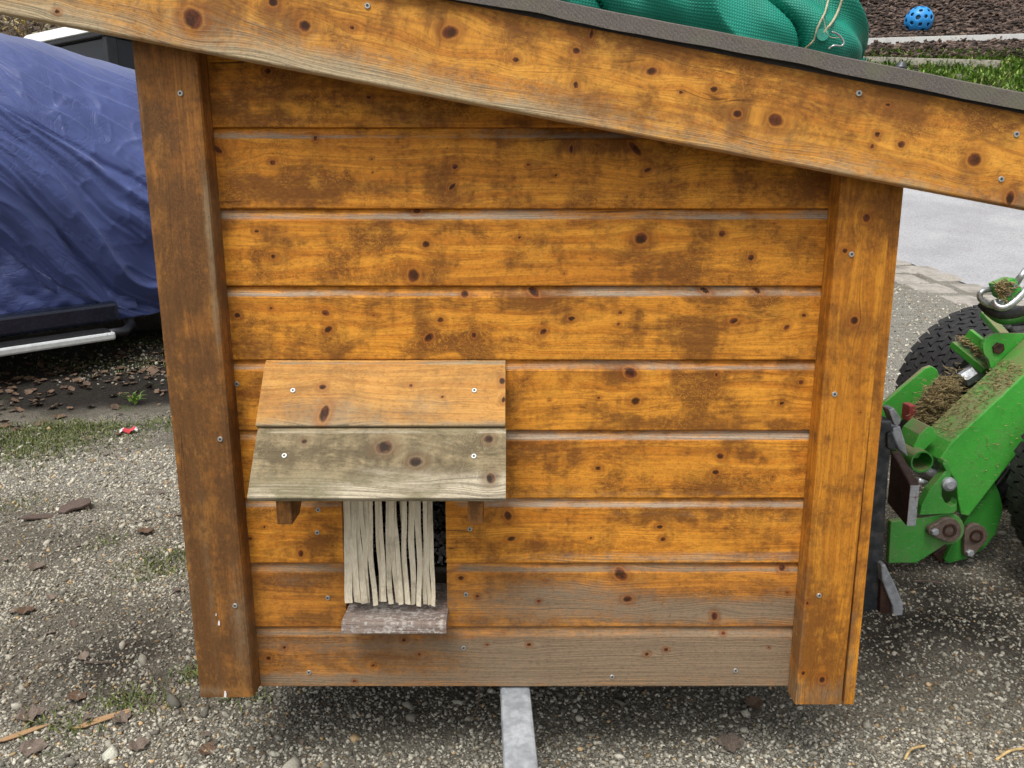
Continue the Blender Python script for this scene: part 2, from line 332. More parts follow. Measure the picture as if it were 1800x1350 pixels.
def ground_mat():
    t = NT('gravel_yard'); p = t.n('ShaderNodeTexCoord').outputs['Object']
    pz = t.vmul(p, (1, 1, .4))
    big = t.noise(p, .9, 4, .55); med = t.noise(p, 4.5, 5, .6); fine = t.noise(p, 160, 3, .7)
    v1 = t.n('ShaderNodeTexVoronoi'); t.l(pz, v1.inputs[0]); v1.inputs['Scale'].default_value = 95
    v2 = t.n('ShaderNodeTexVoronoi'); t.l(pz, v2.inputs[0]); v2.inputs['Scale'].default_value = 210
    e1 = t.vor(pz, 95, 'DISTANCE_TO_EDGE'); e2 = t.vor(pz, 210, 'DISTANCE_TO_EDGE')
    dirt = t.mix(t.ss(fine, .3, .7), (.055, .048, .037), (.18, .16, .125))
    s1 = t.n('ShaderNodeSeparateColor'); t.l(v1.outputs['Color'], s1.inputs[0])
    s2 = t.n('ShaderNodeSeparateColor'); t.l(v2.outputs['Color'], s2.inputs[0])
    st1 = t.mix(s1.outputs[0], (.17, .16, .125), (.46, .44, .37)); st1 = t.mix(t.ss(s1.outputs[1], .7, .9), st1, (.40, .31, .20))
    st2 = t.mix(s2.outputs[0], (.14, .13, .105), (.50, .48, .405))
    small = t.ma('MULTIPLY', t.ss(e2, .05, .16), t.ss(s2.outputs[2], .35, .45))
    large = t.ma('MULTIPLY', t.ss(e1, .06, .16), t.ss(t.ma('ADD', s1.outputs[2], t.ma('MULTIPLY', t.ma('SUBTRACT', big, .5), 1.2)), .50, .56))
    c = t.mix(small, dirt, st2); c = t.mix(large, c, st1)
    mud_shade = t.ss(t.ma('ADD', t.attr('mud_shade').outputs['Fac'], t.ma('MULTIPLY', t.ma('SUBTRACT', med, .5), .9)), .05, .55)
    c = t.mix(t.ma('MULTIPLY', mud_shade, .80), c, dirt)
    c = t.mix(t.ss(t.ma('ADD', t.attr('mud_shade').outputs['Fac'], t.ma('MULTIPLY', t.ma('SUBTRACT', med, .5), .6)), .7, 1.3), c, t.mix(t.ss(fine, .4, .7), (.012, .010, .008), (.04, .032, .024)))  # dark soil with the car's shade painted into its colour
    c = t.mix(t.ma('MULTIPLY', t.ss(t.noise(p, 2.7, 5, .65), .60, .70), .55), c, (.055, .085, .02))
    c = t.mix(t.ss(t.attr('mud_shade').outputs['Fac'], -.15, -.5, 0, .6), c, t.mix(small, (.20, .19, .165), t.mix(s2.outputs[0], (.36, .345, .30), (.66, .64, .57))))
    h = t.ma('ADD', t.ma('MULTIPLY', large, 1.0), t.ma('ADD', t.ma('MULTIPLY', small, .5), t.ma('MULTIPLY', fine, .3)))
    t.bump(h, .008, .8)
    return t.fin(c, .88, **{'Specular IOR Level': .25})
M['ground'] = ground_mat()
def stone_mat():
    t = NT('gravel_stone'); c = t.attr('tint').outputs['Color']; n = t.noise(t.pos(), 240, 3, .6)
    c = t.mix(t.ss(n, .3, .75, 0, .45), c, (.10, .09, .075)); t.bump(n, .002, .5)
    return t.fin(c, .8, **{'Specular IOR Level': .3})
M['stone'] = stone_mat()
def road_mat():
    t = NT('pale_worn_asphalt'); p = t.pos(); n = t.noise(p, 1.2, 5, .6); f = t.noise(p, 60, 4, .7); g = t.noise(p, 9, 4, .6)
    c = t.mix(t.ss(n, .3, .7), (.30, .30, .315), (.40, .40, .415)); c = t.mix(t.ss(f, .46, .70, 0, .75), c, (.13, .13, .13)); c = t.mix(t.ss(t.noise(p, 38, 3, .7), .58, .72, 0, .6), c, (.52, .52, .52))
    c = t.mix(t.ss(g, .62, .72, 0, .4), c, (.24, .21, .18)); t.bump(f, .006, .6)
    return t.fin(c, .85)
M['road'] = road_mat()
M['flag'] = simple('pale_gutter_stone', (.31, .285, .25), .85, 0, .3, 7, .006, dirt=(.22, .19, .16), dirtr=(.55, .7))
def mulch_mat():
    t = NT('bark_mulch'); p = t.pos(); n = t.noise(p, 14, 5, .7); f = t.noise(p, 60, 3, .6)
    c = t.mix(t.ss(n, .35, .65), (.035, .022, .016), (.115, .075, .055)); c = t.mix(t.ss(f, .6, .7), c, (.22, .16, .12)); t.bump(n, .03, .8)
    return t.fin(c, .9)
M['mulch'] = mulch_mat()
def chip_mat():
    t = NT('bark_chip'); c = t.attr('tint').outputs['Color']; return t.fin(c, .85)
M['chip'] = chip_mat()

# ------------------------------------------------------------------ mesh helpers
def link(name, me, mat=None, parent=None, smooth=False):
    o = bpy.data.objects.new(name, me); COL.objects.link(o)
    if mat is not None and not me.materials: me.materials.append(mat)
    if parent is not None: o.parent = parent
    if smooth: me.polygons.foreach_set('use_smooth', [True] * len(me.polygons))
    return o
def empty(name, loc=(0, 0, 0), label=None, cat=None, group=None):
    o = bpy.data.objects.new(name, None); COL.objects.link(o); o.location = loc; o.empty_display_size = .1
    return tag(o, label, cat, group)
def tag(o, label=None, cat=None, group=None, kind=None):
    for k, v in (('label', label), ('category', cat), ('group', group), ('kind', kind)):
        if v: o[k] = v
    return o
def pmesh(name, verts, faces):
    me = bpy.data.meshes.new(name); me.from_pydata([tuple(v) for v in verts], [], faces); me.update(); return me
def npmesh(name, V, Fc):
    """V (n,3) array, Fc (m,k) int array of k-gons"""
    me = bpy.data.meshes.new(name); V = np.ascontiguousarray(V, np.float32); Fc = np.ascontiguousarray(Fc, np.int32)
    me.vertices.add(len(V)); me.vertices.foreach_set('co', V.ravel())
    k = Fc.shape[1]; me.loops.add(Fc.size); me.loops.foreach_set('vertex_index', Fc.ravel())
    me.polygons.add(len(Fc)); me.polygons.foreach_set('loop_start', np.arange(0, Fc.size, k, dtype=np.int32))
    me.update(calc_edges=True); return me
def fattr(me, name, arr, typ='FLOAT_VECTOR'):
    a = me.attributes.new(name, typ, 'POINT'); arr = np.ascontiguousarray(arr, np.float32)
    a.data.foreach_set({'FLOAT': 'value', 'FLOAT_VECTOR': 'vector', 'FLOAT_COLOR': 'color'}[typ], arr.ravel())
class MB:
    def __init__(s): s.v = []; s.f = []
    def box(s, c, sx, sy, sz, ax=None):
        ax = ax or (Vector((1, 0, 0)), Vector((0, 1, 0)), Vector((0, 0, 1))); c = Vector(c); b = len(s.v)
        for i in (-1, 1):
            for j in (-1, 1):
                for k in (-1, 1): s.v.append(c + ax[0] * (i * sx / 2) + ax[1] * (j * sy / 2) + ax[2] * (k * sz / 2))
        for q in ((0, 1, 3, 2), (4, 6, 7, 5), (0, 4, 5, 1), (2, 3, 7, 6), (0, 2, 6, 4), (1, 5, 7, 3)): s.f.append([b + x for x in q])
        return s
    def prism(s, pts, off):
        """closed prism from a planar loop of points swept by vector off"""
        pts = [Vector(p) for p in pts]; off = Vector(off); b = len(s.v); n = len(pts)
        nn = Vector((0, 0, 0))
        for i in range(n): nn += pts[i].cross(pts[(i + 1) % n])
        if nn.dot(off) > 0: pts = pts[::-1]
        s.v += pts + [p + off for p in pts]
        s.f.append([b + i for i in range(n)]); s.f.append([b + n + i for i in range(n)][::-1])
        for i in range(n): j = (i + 1) % n; s.f.append([b + j, b + i, b + n + i, b + n + j])
        return s
    def tube(s, path, r, n=10, cap=True):
        path = [Vector(p) for p in path]; b = len(s.v); m = len(path)
        rr = r if isinstance(r, (list, tuple)) else [r] * m
        ref = None
        for i, p in enumerate(path):
            d = (path[min(i + 1, m - 1)] - path[max(i - 1, 0)]).normalized()
            if ref is None: ref = d.orthogonal().normalized()
            ref = (ref - d * ref.dot(d)).normalized(); q = d.cross(ref)
            for k in range(n):
                a = 2 * math.pi * k / n; s.v.append(p + ref * (math.cos(a) * rr[i]) + q * (math.sin(a) * rr[i]))
        for i in range(m - 1):
            for k in range(n):
                l = (k + 1) % n; s.f.append([b + i * n + k, b + i * n + l, b + (i + 1) * n + l, b + (i + 1) * n + k])
        if cap:
            s.f.append([b + k for k in range(n)][::-1]); s.f.append([b + (m - 1) * n + k for k in range(n)])
        return s
    def lathe(s, c, axis, prof, n=24):
        """prof: list of (radius, distance along axis)"""
        axis = Vector(axis).normalized(); u = axis.orthogonal().normalized(); w = axis.cross(u); c = Vector(c); b = len(s.v); m = len(prof)
        for r, h in prof:
            for k in range(n):
                a = 2 * math.pi * k / n; s.v.append(c + axis * h + (u * math.cos(a) + w * math.sin(a)) * r)
        for i in range(m - 1):
            for k in range(n):
                l = (k + 1) % n; s.f.append([b + i * n + k, b + i * n + l, b + (i + 1) * n + l, b + (i + 1) * n + k])
        if prof[0][0] > 1e-6: s.f.append([b + k for k in range(n)][::-1])
        if prof[-1][0] > 1e-6: s.f.append([b + (m - 1) * n + k for k in range(n)])
        return s
    def build(s, name, mat, parent=None, bevel=0.0, smooth=False, seg=2):
        me = pmesh(name, s.v, s.f)
        if bevel:
            bm = bmesh.new(); bm.from_mesh(me)
            bmesh.ops.recalc_face_normals(bm, faces=bm.faces)
            ed = [e for e in bm.edges if len(e.link_faces) == 2 and e.calc_face_angle(0) > R(25)]
            bmesh.ops.bevel(bm, geom=ed, offset=bevel, segments=seg, affect='EDGES', profile=.5, clamp_overlap=True)
            bm.to_mesh(me); bm.free()
        else:
            bm = bmesh.new(); bm.from_mesh(me); bmesh.ops.recalc_face_normals(bm, faces=bm.faces); bm.to_mesh(me); bm.free()
        o = link(name, me, mat, parent)
        if smooth: me.polygons.foreach_set('use_smooth', [True] * len(me.polygons))
        return o

def catmull(pts, n=8):
    pts = [Vector(p) for p in pts]; P = [pts[0]] + pts + [pts[-1]]; out = []
    for i in range(1, len(P) - 2):
        for k in range(n):
            t = k / n; a, b, c, d = P[i - 1], P[i], P[i + 1], P[i + 2]
            out.append(.5 * ((2 * b) + (c - a) * t + (2 * a - 5 * b + 4 * c - d) * t * t + (3 * b - a - 3 * c + d) * t ** 3))
    out.append(pts[-1]); return out

# ------------------------------------------------------------------ wood plank with knots, wear and grain that flows round the knots
def plank(name, parent, mat, o, es, et, en, L, Wd, th=.02, cham=None, knots=(), wear=None, dark=None, seed=0, ds=.0045, cut=None, rnd=.0025, warp=.0012, tongue=0.0, trev=False):
    """o: corner at s=0,t=0 on the front face. es along the grain, et across, en outward."""
    o = Vector(o); es = Vector(es); et = Vector(et); en = Vector(en)
    ns = max(3, int(L / ds) + 1); s = np.linspace(0, L, ns)
    top = Wd - (cham[0] if cham else rnd)
    nt = max(3, int((top - rnd) / ds) + 1)
    prof = [(0, -th), (0, -rnd), (rnd * .3, -rnd * .3)] + [(t, 0.0) for t in np.linspace(rnd, top, nt)]
    if cham:
        prof += [(top + cham[0] * k / 4, -cham[1] * k / 4) for k in range(1, 5)]
        if tongue: prof += [(Wd, -cham[1] - .001), (Wd + tongue, -cham[1] - .002), (Wd + tongue, -th + .002)]
        else: prof += [(Wd, -th)]
    else: prof += [(Wd - rnd * .3, -rnd * .3), (Wd, -rnd), (Wd, -th)]
    prof = np.array(prof); m = len(prof)
    SS = np.repeat(s, m); TT = np.tile(prof[:, 0], ns); NN = np.tile(prof[:, 1], ns).copy()
    if cut is not None: TT = np.minimum(TT, np.repeat(cut(s), m))
    # slight unevenness
    front = (NN > -.5 * th)
    NN = NN + front * (fbm(SS * 9 + seed * 3.1, TT * 30, 3, seed) - .5) * warp
    V = np.array(o)[None] + SS[:, None] * np.array(es)[None] + TT[:, None] * np.array(et)[None] + NN[:, None] * np.array(en)[None]
    i = np.arange(ns - 1)[:, None]; j = np.arange(m)[None]; j2 = (j + 1) % m
    Fq = np.stack([i * m + j, (i + 1) * m + j, (i + 1) * m + j2, i * m + j2], -1).reshape(-1, 4)
    me = npmesh(name, V, Fq)
    bm = bmesh.new(); bm.from_mesh(me); bm.verts.ensure_lookup_table()
    bm.faces.new([bm.verts[k] for k in range(m)]); bm.faces.new([bm.verts[(ns - 1) * m + k] for k in range(m)][::-1])
    bmesh.ops.recalc_face_normals(bm, faces=bm.faces); bm.to_mesh(me); bm.free()
    G = TT.copy(); kd = np.full(SS.shape, 9.0)
    for (ks, kt, ra, rb, an) in knots:
        d1 = SS - ks; d2 = TT - kt; c, n_ = math.cos(an), math.sin(an)
        e = np.sqrt(((d1 * c + d2 * n_) / ra) ** 2 + ((-d1 * n_ + d2 * c) / rb) ** 2); kd = np.minimum(kd, e)
        rr = max(ra, rb)
        if rr > .003: G = G - (TT - kt) * .82 * np.exp(-.5 * ((d1 / (3.2 * rr)) ** 2 + (d2 / (1.9 * rr)) ** 2))
    G = G - NN + (fbm(SS * 2.2 + seed, TT * 5, 3, seed + 40) - .5) * .03
    we = np.zeros_like(SS) if wear is None else wear(SS, TT)
    if cham: we = np.maximum(we, np.where(TT > top + .0005, .24 + .50 * np.clip((Wd - TT) / (Wd - top), 0, 1) + 1.0 * (fbm(SS * 5 + seed, TT * 60, 4, seed + 3) - .5), 0) * np.clip(SS / .03, .1, 1))
    dk = np.zeros_like(SS) if dark is None else dark(SS, TT)
    fattr(me, 'wood', np.stack([SS + seed * 1.37, G, np.full_like(SS, seed * .731)], -1))
    fattr(me, 'wear', np.stack([kd, we, dk], -1))
    me.polygons.foreach_set('use_smooth', [True] * len(me.polygons)); me.set_sharp_from_angle(angle=R(17))
    ob = link(name, me, mat, parent)
    return ob
def blobs(lst):
    def f(s, t):
        r = np.zeros_like(s)
        for (a, b, ra, rb, am) in lst: r = r + am * np.exp(-.5 * (((s - a) / ra) ** 2 + ((t - b) / rb) ** 2))
        return r
    return f

# ================================================================== SETTING
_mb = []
for (a, b, rx, ry, am) in ((120, 1140, .75, .15, .75), (60, 1230, .4, .06, .45), (150, 940, .5, .10, .35), (60, 660, 1.3, .42, 1.9), (230, 625, 1.1, .40, 1.8), (1640, 1090, .45, .30, .55), (1770, 1020, .5, .45, .55), (1250, 1300, .5, .06, .35), (900, 1235, .9, .10, .2), (1250, 1235, .5, .08, .3), (100, 860, .5, .15, -.5), (250, 820, .4, .15, -.5), (1640, 600, .9, 1.4, -1.3), (300, 1280, .3, .05, -.3), (1560, 1290, .3, .05, -.3), (1450, 1320, .3, .04, -.4)):  # dirt patches, plus the shade under car and hut painted in
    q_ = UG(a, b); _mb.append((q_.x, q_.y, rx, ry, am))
def mud_shade_f(x, y):
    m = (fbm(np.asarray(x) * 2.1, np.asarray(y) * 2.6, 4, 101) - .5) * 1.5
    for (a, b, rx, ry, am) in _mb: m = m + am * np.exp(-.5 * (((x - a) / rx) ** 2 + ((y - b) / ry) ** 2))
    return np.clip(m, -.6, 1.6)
xs = np.unique(np.concatenate([np.linspace(-70, -5, 40), np.arange(-5, 5.6, .035), np.linspace(5.6, 70, 40)]))
ys = np.unique(np.concatenate([np.linspace(-20, .6, 30), np.arange(.6, 5, .03), np.arange(5, 20, .12), np.linspace(20, 88, 40)]))
X, Y = np.meshgrid(xs, ys); Z = zf(X, Y)
def gridmesh(name, X, Y, Z):
    ny, nx = X.shape; V = np.stack([X, Y, Z], -1).reshape(-1, 3)
    i = np.arange(ny - 1)[:, None]; j = np.arange(nx - 1)[None]
    return npmesh(name, V, np.stack([i * nx + j, i * nx + j + 1, (i + 1) * nx + j + 1, (i + 1) * nx + j], -1).reshape(-1, 4))
ground = link('ground', gridmesh('ground', X, Y, Z), M['ground'], smooth=True); fattr(ground.data, 'mud_shade', mud_shade_f(X, Y).ravel(), 'FLOAT'); tag(ground, kind='structure')
# asphalt lane climbing on the right
def redge(y): return 3.85 - .18 * (y - 7.6)
yy = np.arange(3.2, 11.45, .1); uu = np.linspace(0, 1, 50)
Yr, Ur = np.meshgrid(yy, uu, indexing='ij'); Xr = redge(Yr) - .12 + Ur * 9 + (fbm(Yr * 3, Yr * 0, 3, 2) - .5) * .12 * (1 - Ur)
road = link('road', gridmesh('road', Xr, Yr, np.interp(Yr, _yy, _zs) + .006 + np.maximum(0, zf(Xr, Yr) - np.interp(Yr, _yy, _zs))), M['road'], smooth=True); tag(road, kind='structure')
# bark mulch slope behind
yy = np.arange(13.35, 30, .15); xx = np.linspace(-40, 40, 160)
Ym, Xm = np.meshgrid(yy, xx, indexing='ij')
mulch = link('mulch_slope', gridmesh('mulch_slope', Xm, Ym, zf(Xm, Ym) + .02 + (fbm(Xm * 2, Ym * 2, 3, 8) - .5) * .05), M['mulch'], smooth=True); tag(mulch, kind='structure')

# flagstones of the gutter beside the lane
for k in range(22):
    yv = 5.4 + (k // 2) * .36 + random.uniform(-.04, .04); row = k % 2
    cx = redge(yv) - .17 - row * .34 + random.uniform(-.03, .03)
    w, d = random.uniform(.26, .33), random.uniform(.27, .33)
    z0 = float(zf(cx, yv)); slope = (float(zf(cx, yv + .2)) - float(zf(cx, yv - .2))) / .4
    m = MB(); pts = []
    for a, b in ((-1, -1), (0, -1.05), (1, -.95), (1.05, 0), (.95, 1), (0, 1.04), (-1, .96), (-1.04, 0)):
        dx = a * w / 2 * random.uniform(.88, 1.02); dy = b * d / 2 * random.uniform(.88, 1.02)
        pts.append((cx + dx, yv + dy, z0 - .04 + slope * dy))
    m.prism(pts, (0, 0, .050)); m.build('paving_stone', M['flag'], road, bevel=.008)

# ================================================================== HUT
D = 1.39; YP = 1.345; YF = 1.298
hut = empty('chicken_hut', (0, 1.8, .3), 'orange-brown wooden plank hut with a slanted roof, held off the ground by the green loader', 'hut')
HX = -hut.location
def hutpart(o): o.parent = hut; o.location = HX + o.location; return o
ex, ey, ez = Vector((1, 0, 0)), Vector((0, 1, 0)), Vector((0, 0, 1)); nY = Vector((0, -1, 0))

def pxknots(lst, o, es, et, Yp=None, plane=None):
    out = []
    for k in lst:
        px, py, ra = k[0], k[1], k[2]; rb = k[3] if len(k) > 3 else ra * .82; an = R(k[4]) if len(k) > 4 else 0.0
        p = U(px, py, Yp) if plane is None else UPl(px, py, *plane)
        sc = zc(p) / F * .95; d = p - Vector(o)
        out.append((d.dot(es), d.dot(et), ra * sc, rb * sc, an))
    return out
def pxblobs(lst, o, es, et, Yp=None, plane=None):
    out = []
    for (px, py, ra, rb, am) in lst:
        p = U(px, py, Yp) if plane is None else UPl(px, py, *plane); sc = zc(p) / F; d = p - Vector(o)
        out.append((d.dot(es), d.dot(et), ra * sc, rb * sc, am))
    return out

ROWY = [77, 225, 368, 504, 634, 758, 877, 991, 1103, 1208]
KNOTS = {
 0: [(471, 125, 7), (648, 171, 5), (930, 200, 4)],
 1: [(383, 263, 12, 5, -40), (479, 286, 6), (554, 243, 4, 6), (653, 279, 3.5), (568, 305, 3), (655, 303, 2.2), (800, 293, 6, 5, 20), (795, 328, 10, 4, 42), (786, 261, 2), (786, 283, 2), (929, 290, 4), (903, 313, 3), (915, 340, 2), (388, 292, 2), (688, 347, 2), (1117, 262, 18, 6, -45), (1138, 299, 8, 4, 25), (977, 308, 4, 2.2, 30), (1004, 262, 4, 9), (1308, 294, 2.2)],
 2: [(451, 406, 5.5), (480, 451, 5.5), (749, 429, 7.5, 7), (727, 484, 11, 13, 0), (913, 418, 5, 3.5, 30), (732, 371, 9, 5), (1127, 420, 12, 11), (1269, 411, 6.5, 6), (1320, 453, 6.5, 6), (991, 480, 4), (1404, 432, 3), (1360, 394, 3), (1208, 491, 2.2), (434, 471, 2)],
 3: [(417, 554, 7, 5.5, -15), (477, 542, 4), (572, 550, 7.5, 5.5, -15), (577, 579, 10, 5.5, 35), (657, 554, 3.4), (774, 562, 7, 5), (754, 593, 10, 7, 40), (833, 589, 4.5, 6), (817, 517, 8, 7), (955, 583, 8, 5, 35), (566, 568, 2), (953, 552, 2.3), (953, 568, 2.3), (938, 513, 13, 7, -40), (1005, 560, 8, 5), (1090, 549, 4.5), (1087, 570, 5, 3, 20), (1290, 564, 9, 5.5, 15), (1413, 554, 5, 4), (1383, 575, 6.5, 4.5, 30), (1195, 569, 3.2), (1240, 511, 12, 5, -30), (1332, 511, 10, 5, -25), (1270, 576, 3, 1.6, 30), (411, 575, 2)],
 4: [(1108, 655, 13, 9, -25), (1117, 705, 9.5, 8, 20), (1259, 659, 3.6, 5), (1408, 672, 5, 4.5), (1374, 709, 5.5, 4, 25), (1052, 699, 4), (966, 703, 3), (427, 690, 3)],
 5: [(1266, 802, 7.5, 6, -20), (1258, 830, 7.5, 5), (1051, 823, 7, 4.5), (1359, 839, 3.5), (954, 832, 2)],
 6: [(893, 906, 7, 10, 15), (899, 947, 9, 5, 10), (1160, 926, 7, 4.5), (1165, 948, 6, 4.5), (1039, 946, 3.5), (465, 927, 4), (440, 947, 5, 3.5), (529, 973, 5, 8), (477, 975, 2.3), (536, 924, 2.3)],
 7: [(1091, 1010, 14, 10, -35), (1103, 1053, 9, 6.5), (1256, 1083, 6, 9, 10), (1376, 1000, 7), (1384, 1042, 3.5), (810, 1016, 6), (839, 1048, 4.5), (947, 1057, 4.5), (960, 1021, 3), (549, 1040, 2.4)],
 8: [(500, 1138, 4.5), (472, 1157, 5.5), (930, 1133, 5), (856, 1133, 3), (1171, 1142, 5), (1137, 1150, 5), (1272, 1114, 4.5), (1351, 1138, 3), (710, 1125, 5), (737, 1150, 4), (656, 1170, 4), (623, 1197, 4)],
}
DARKS = {
 0: [(600, 180, 500, 60, .25)],
 1: [(480, 335, 60, 16, .8), (600, 330, 70, 14, .7), (790, 345, 24, 20, .6), (1100, 250, 200, 20, .45), (1400, 320, 120, 40, .3)],
 2: [(665, 417, 30, 16, .8), (735, 377, 26, 7, .9), (640, 485, 90, 10, .4), (1190, 485, 50, 16, .5), (1230, 430, 20, 40, .4), (1120, 450, 40, 10, .3)],
 3: [(445, 612, 18, 18, 1), (590, 605, 16, 16, .9), (757, 605, 26, 16, .7), (828, 612, 20, 18, 1), (950, 530, 26, 14, .9), (1345, 535, 22, 12, .9), (1225, 600, 26, 30, .8), (1250, 522, 30, 9, .6), (740, 545, 12, 30, .5)],
 4: [(1226, 700, 26, 30, .75), (1235, 665, 30, 14, .6), (1160, 745, 90, 10, .6), (1090, 660, 22, 16, .6), (1370, 745, 20, 8, .6)],
 5: [(930, 790, 60, 14, .5), (1250, 790, 40, 10, .4), (1240, 850, 40, 14, .4), (1100, 860, 200, 8, .4)],
 6: [(1180, 900, 60, 16, .55), (1350, 900, 40, 20, .5), (960, 965, 60, 12, .4), (470, 900, 40, 8, .8), (560, 955, 40, 8, .5)],
 7: [(510, 1020, 40, 9, 1), (560, 1085, 80, 8, .6), (930, 1030, 60, 14, .6), (1180, 1060, 60, 18, .5), (870, 1090, 60, 8, .5)],
 8: [(800, 1160, 500, 22, .45), (560, 1125, 100, 7, .8)],
}
WEARS = {
 1: [(420, 345, 60, 12, .12)],
 5: [(1100, 868, 300, 7, .25), (925, 795, 60, 14, .2)],
 6: [(1200, 980, 250, 9, .5), (1180, 905, 160, 10, .22), (1390, 930, 30, 30, .2)],
 7: [(1100, 1060, 900, 70, .16), (930, 1070, 120, 26, .42), (1240, 1075, 130, 18, .8), (1000, 1040, 90, 18, .4), (1390, 1070, 40, 30, .3), (520, 1020, 40, 8, .25)],
 8: [(900, 1160, 1500, 90, .24), (1250, 1160, 300, 60, .75), (930, 1170, 90, 30, .45), (540, 1195, 200, 9, .6), (760, 1135, 300, 9, .3)],
}
def spans(r):
    if r in (6, 7): return [(-.60, U(602, 940, D).x), (U(784, 940, D).x, .645)]
    return [(-.60, .645)]
zr = [U(900, y, D).z for y in ROWY]
# underside of roof along x (so that the top plank is cut below the roof)
fl0, fl1 = U(0, 21.5, YF), U(1800, 366.5, YF)
fu0, fu1 = U(870, 1, YF), U(1800, 194, YF)
fdir = (fl1 - fl0).normalized(); fup = Vector((-fdir.z, 0, fdir.x)); 
FWID = (fu0 - fl0).dot(fup) * .5 + (fu1 - fl0).dot(fup) * .5
def rooftop_z(x): return fl0.z + fdir.z / fdir.x * (x - fl0.x) + FWID / fdir.x
for r in range(9):
    zb, zt = zr[r + 1], zr[r]
    for q, (x0, x1) in enumerate(spans(r)):
        o = Vector((x0, D, zb + .0012)); Wd = zt - zb - .0006
        cut = (lambda s, x0=x0, zb=zb: rooftop_z(x0 + s) - .03 - zb) if r == 0 else None
        hutpart(plank('wall_plank', hut, M['wood_low'] if r >= 7 else M['wood_wall'], o, ex, ez, nY, x1 - x0, Wd, th=.022, cham=(.0205, .0095),
              knots=pxknots(KNOTS.get(r, []), o, ex, ez, D), wear=blobs(pxblobs(WEARS.get(r, []), o, ex, ez, D)), dark=blobs(pxblobs(DARKS.get(r, []), o, ex, ez, D)),
              seed=r * 3 + q + 1, cut=cut, tongue=.009))
# bottom plank of the wall ends at row 9; corner posts
def post(name, mat, tl, tr, bl, br, knots, darks, wears, seed, lab):
    o = bl; es = (tl - bl).normalized(); et = Vector((es.z, 0, -es.x)); L = (tl - bl).length + .30; Wd = ((tr - bl).dot(et) + (br - bl).dot(et)) / 2
    xm = o.x
    cutL = rooftop_z(xm + Wd) - .03 - o.z
    L = min(L, cutL)
    rn = (.007 if seed == 31 else .0022) if name == 'corner_post' else .0008
    p = hutpart(plank(name, hut, mat, o, es, et, nY, L, Wd, th=D - o.y - .0005, cham=None, knots=pxknots(knots, o, es, et, YP), dark=blobs(pxblobs([(a, b, d, c, e) for a, b, c, d, e in darks], o, es, et, YP)),
        wear=blobs(pxblobs([(a, b, d, c, e) for a, b, c, d, e in wears], o, es, et, YP)), seed=seed, rnd=rn, ds=.004))
    p['label'] = lab; return p
post('corner_post', M['wood_postl'], U(228, 68, YP), U(347, 68, YP), U(350, 1226, YP), U(443, 1228, YP), [(250, 760, 3)],
     [(275, 225, 18, 26, 1.0), (330, 330, 30, 60, .4), (330, 470, 40, 70, .55), (370, 740, 22, 120, .4), (300, 640, 10, 300, .4), (345, 900, 14, 200, .6), (355, 1130, 14, 100, .8), (410, 900, 14, 100, .4), (420, 1150, 18, 60, .7)],
     [(365, 380, 5, 70, .8), (380, 560, 5, 60, .6), (395, 560, 4, 50, .5), (245, 160, 4, 60, .5), (330, 980, 5, 120, .3), (350, 1215, 40, 8, .5), (365, 1000, 9, 200, .3), (425, 1100, 16, 100, .45)], 31, 'dark brown worn left corner post with flaking glaze')
post('corner_post', M['wood_postr'], U(1481, 290, YP), U(1571, 295, YP), U(1398, 1238, YP), U(1483, 1238, YP), [(1523, 383, 8, 7), (1485, 441, 5, 6), (1502, 563, 8, 8), (1512, 725, 3), (1419, 1060, 4), (1445, 1195, 7, 6), (1412, 1183, 5)],
     [(1545, 370, 40, 60, .55), (1510, 560, 40, 26, .4), (1440, 700, 10, 300, .25), (1440, 1090, 26, 60, .6), (1460, 1180, 40, 50, .6)],
     [(1405, 1100, 9, 130, .5), (1500, 1150, 7, 120, .5), (1450, 1220, 60, 22, .55), (1475, 300, 7, 20, .5)], 33, 'right corner post of yellow-orange glazed timber')
post('corner_strip', M['wood_postr'], U(1571.5, 294, YP + .0006), U(1593, 295, YP + .0006), U(1483.5, 1238, YP + .0006), U(1500, 1238, YP + .0006), [], [(1550, 500, 10, 300, .5), (1490, 1100, 10, 100, .6)], [(1495, 1150, 8, 150, .45), (1590, 330, 8, 60, .3)], 35, 'narrow edge strip of the right corner post')
# white chips on the left post
for (a, b, w, h) in ((396, 1220, 5, 13), (385, 1095, 4, 9), (380, 1080, 2, 5)):
    p = U(a, b, YP - .0005); mm = MB(); sc = zc(p) / F
    mm.prism([p + Vector((dx * w * sc * .5, 0, dz * h * sc * .5)) for dx, dz in ((-1, -.8), (.6, -1), (1, .2), (.5, 1), (-.3, .9), (-.6, .1))], (0, -.0012, 0))
    hutpart(mm.build('paint_chip', M['wrapper_w'], hut))

# fascia board (barge board)
fo = fl0 - fdir * .22; FL = (fl1 - fl0).length + .42
FK = [(339, 33, 17, 19, 30), (537, 45, 12, 10), (619, 48, 5.5), (791, 57, 15, 11, 20), (480, 4, 10, 8), (1013, 89, 8, 6), (1012, 149, 5, 8, 25), (1145, 125, 10, 7, 20), (1255, 157, 8, 6), (1363, 211, 15, 11, -10), (907, 105, 7, 5), (1197, 163, 5), (1542, 236, 6, 5), (1533, 257, 5), (1584, 254, 7, 6.5), (1713, 281, 13, 12), (1561, 184, 5), (1694, 212, 2.5), (1775, 349, 8, 13, 10), (100, 20, 6), (1040, 60, 4, 10), (1296, 200, 9, 7)]
FD = [(420, 50, 60, 30, .5), (200, 40, 90, 25, .45), (1050, 40, 60, 30, .4), (1130, 60, 60, 40, .55), (1600, 170, 30, 40, .6), (1480, 160, 60, 30, .35), (1000, 180, 60, 14, .4), (1250, 190, 30, 10, .5), (900, 60, 40, 30, .3), (1750, 200, 40, 30, .4)]
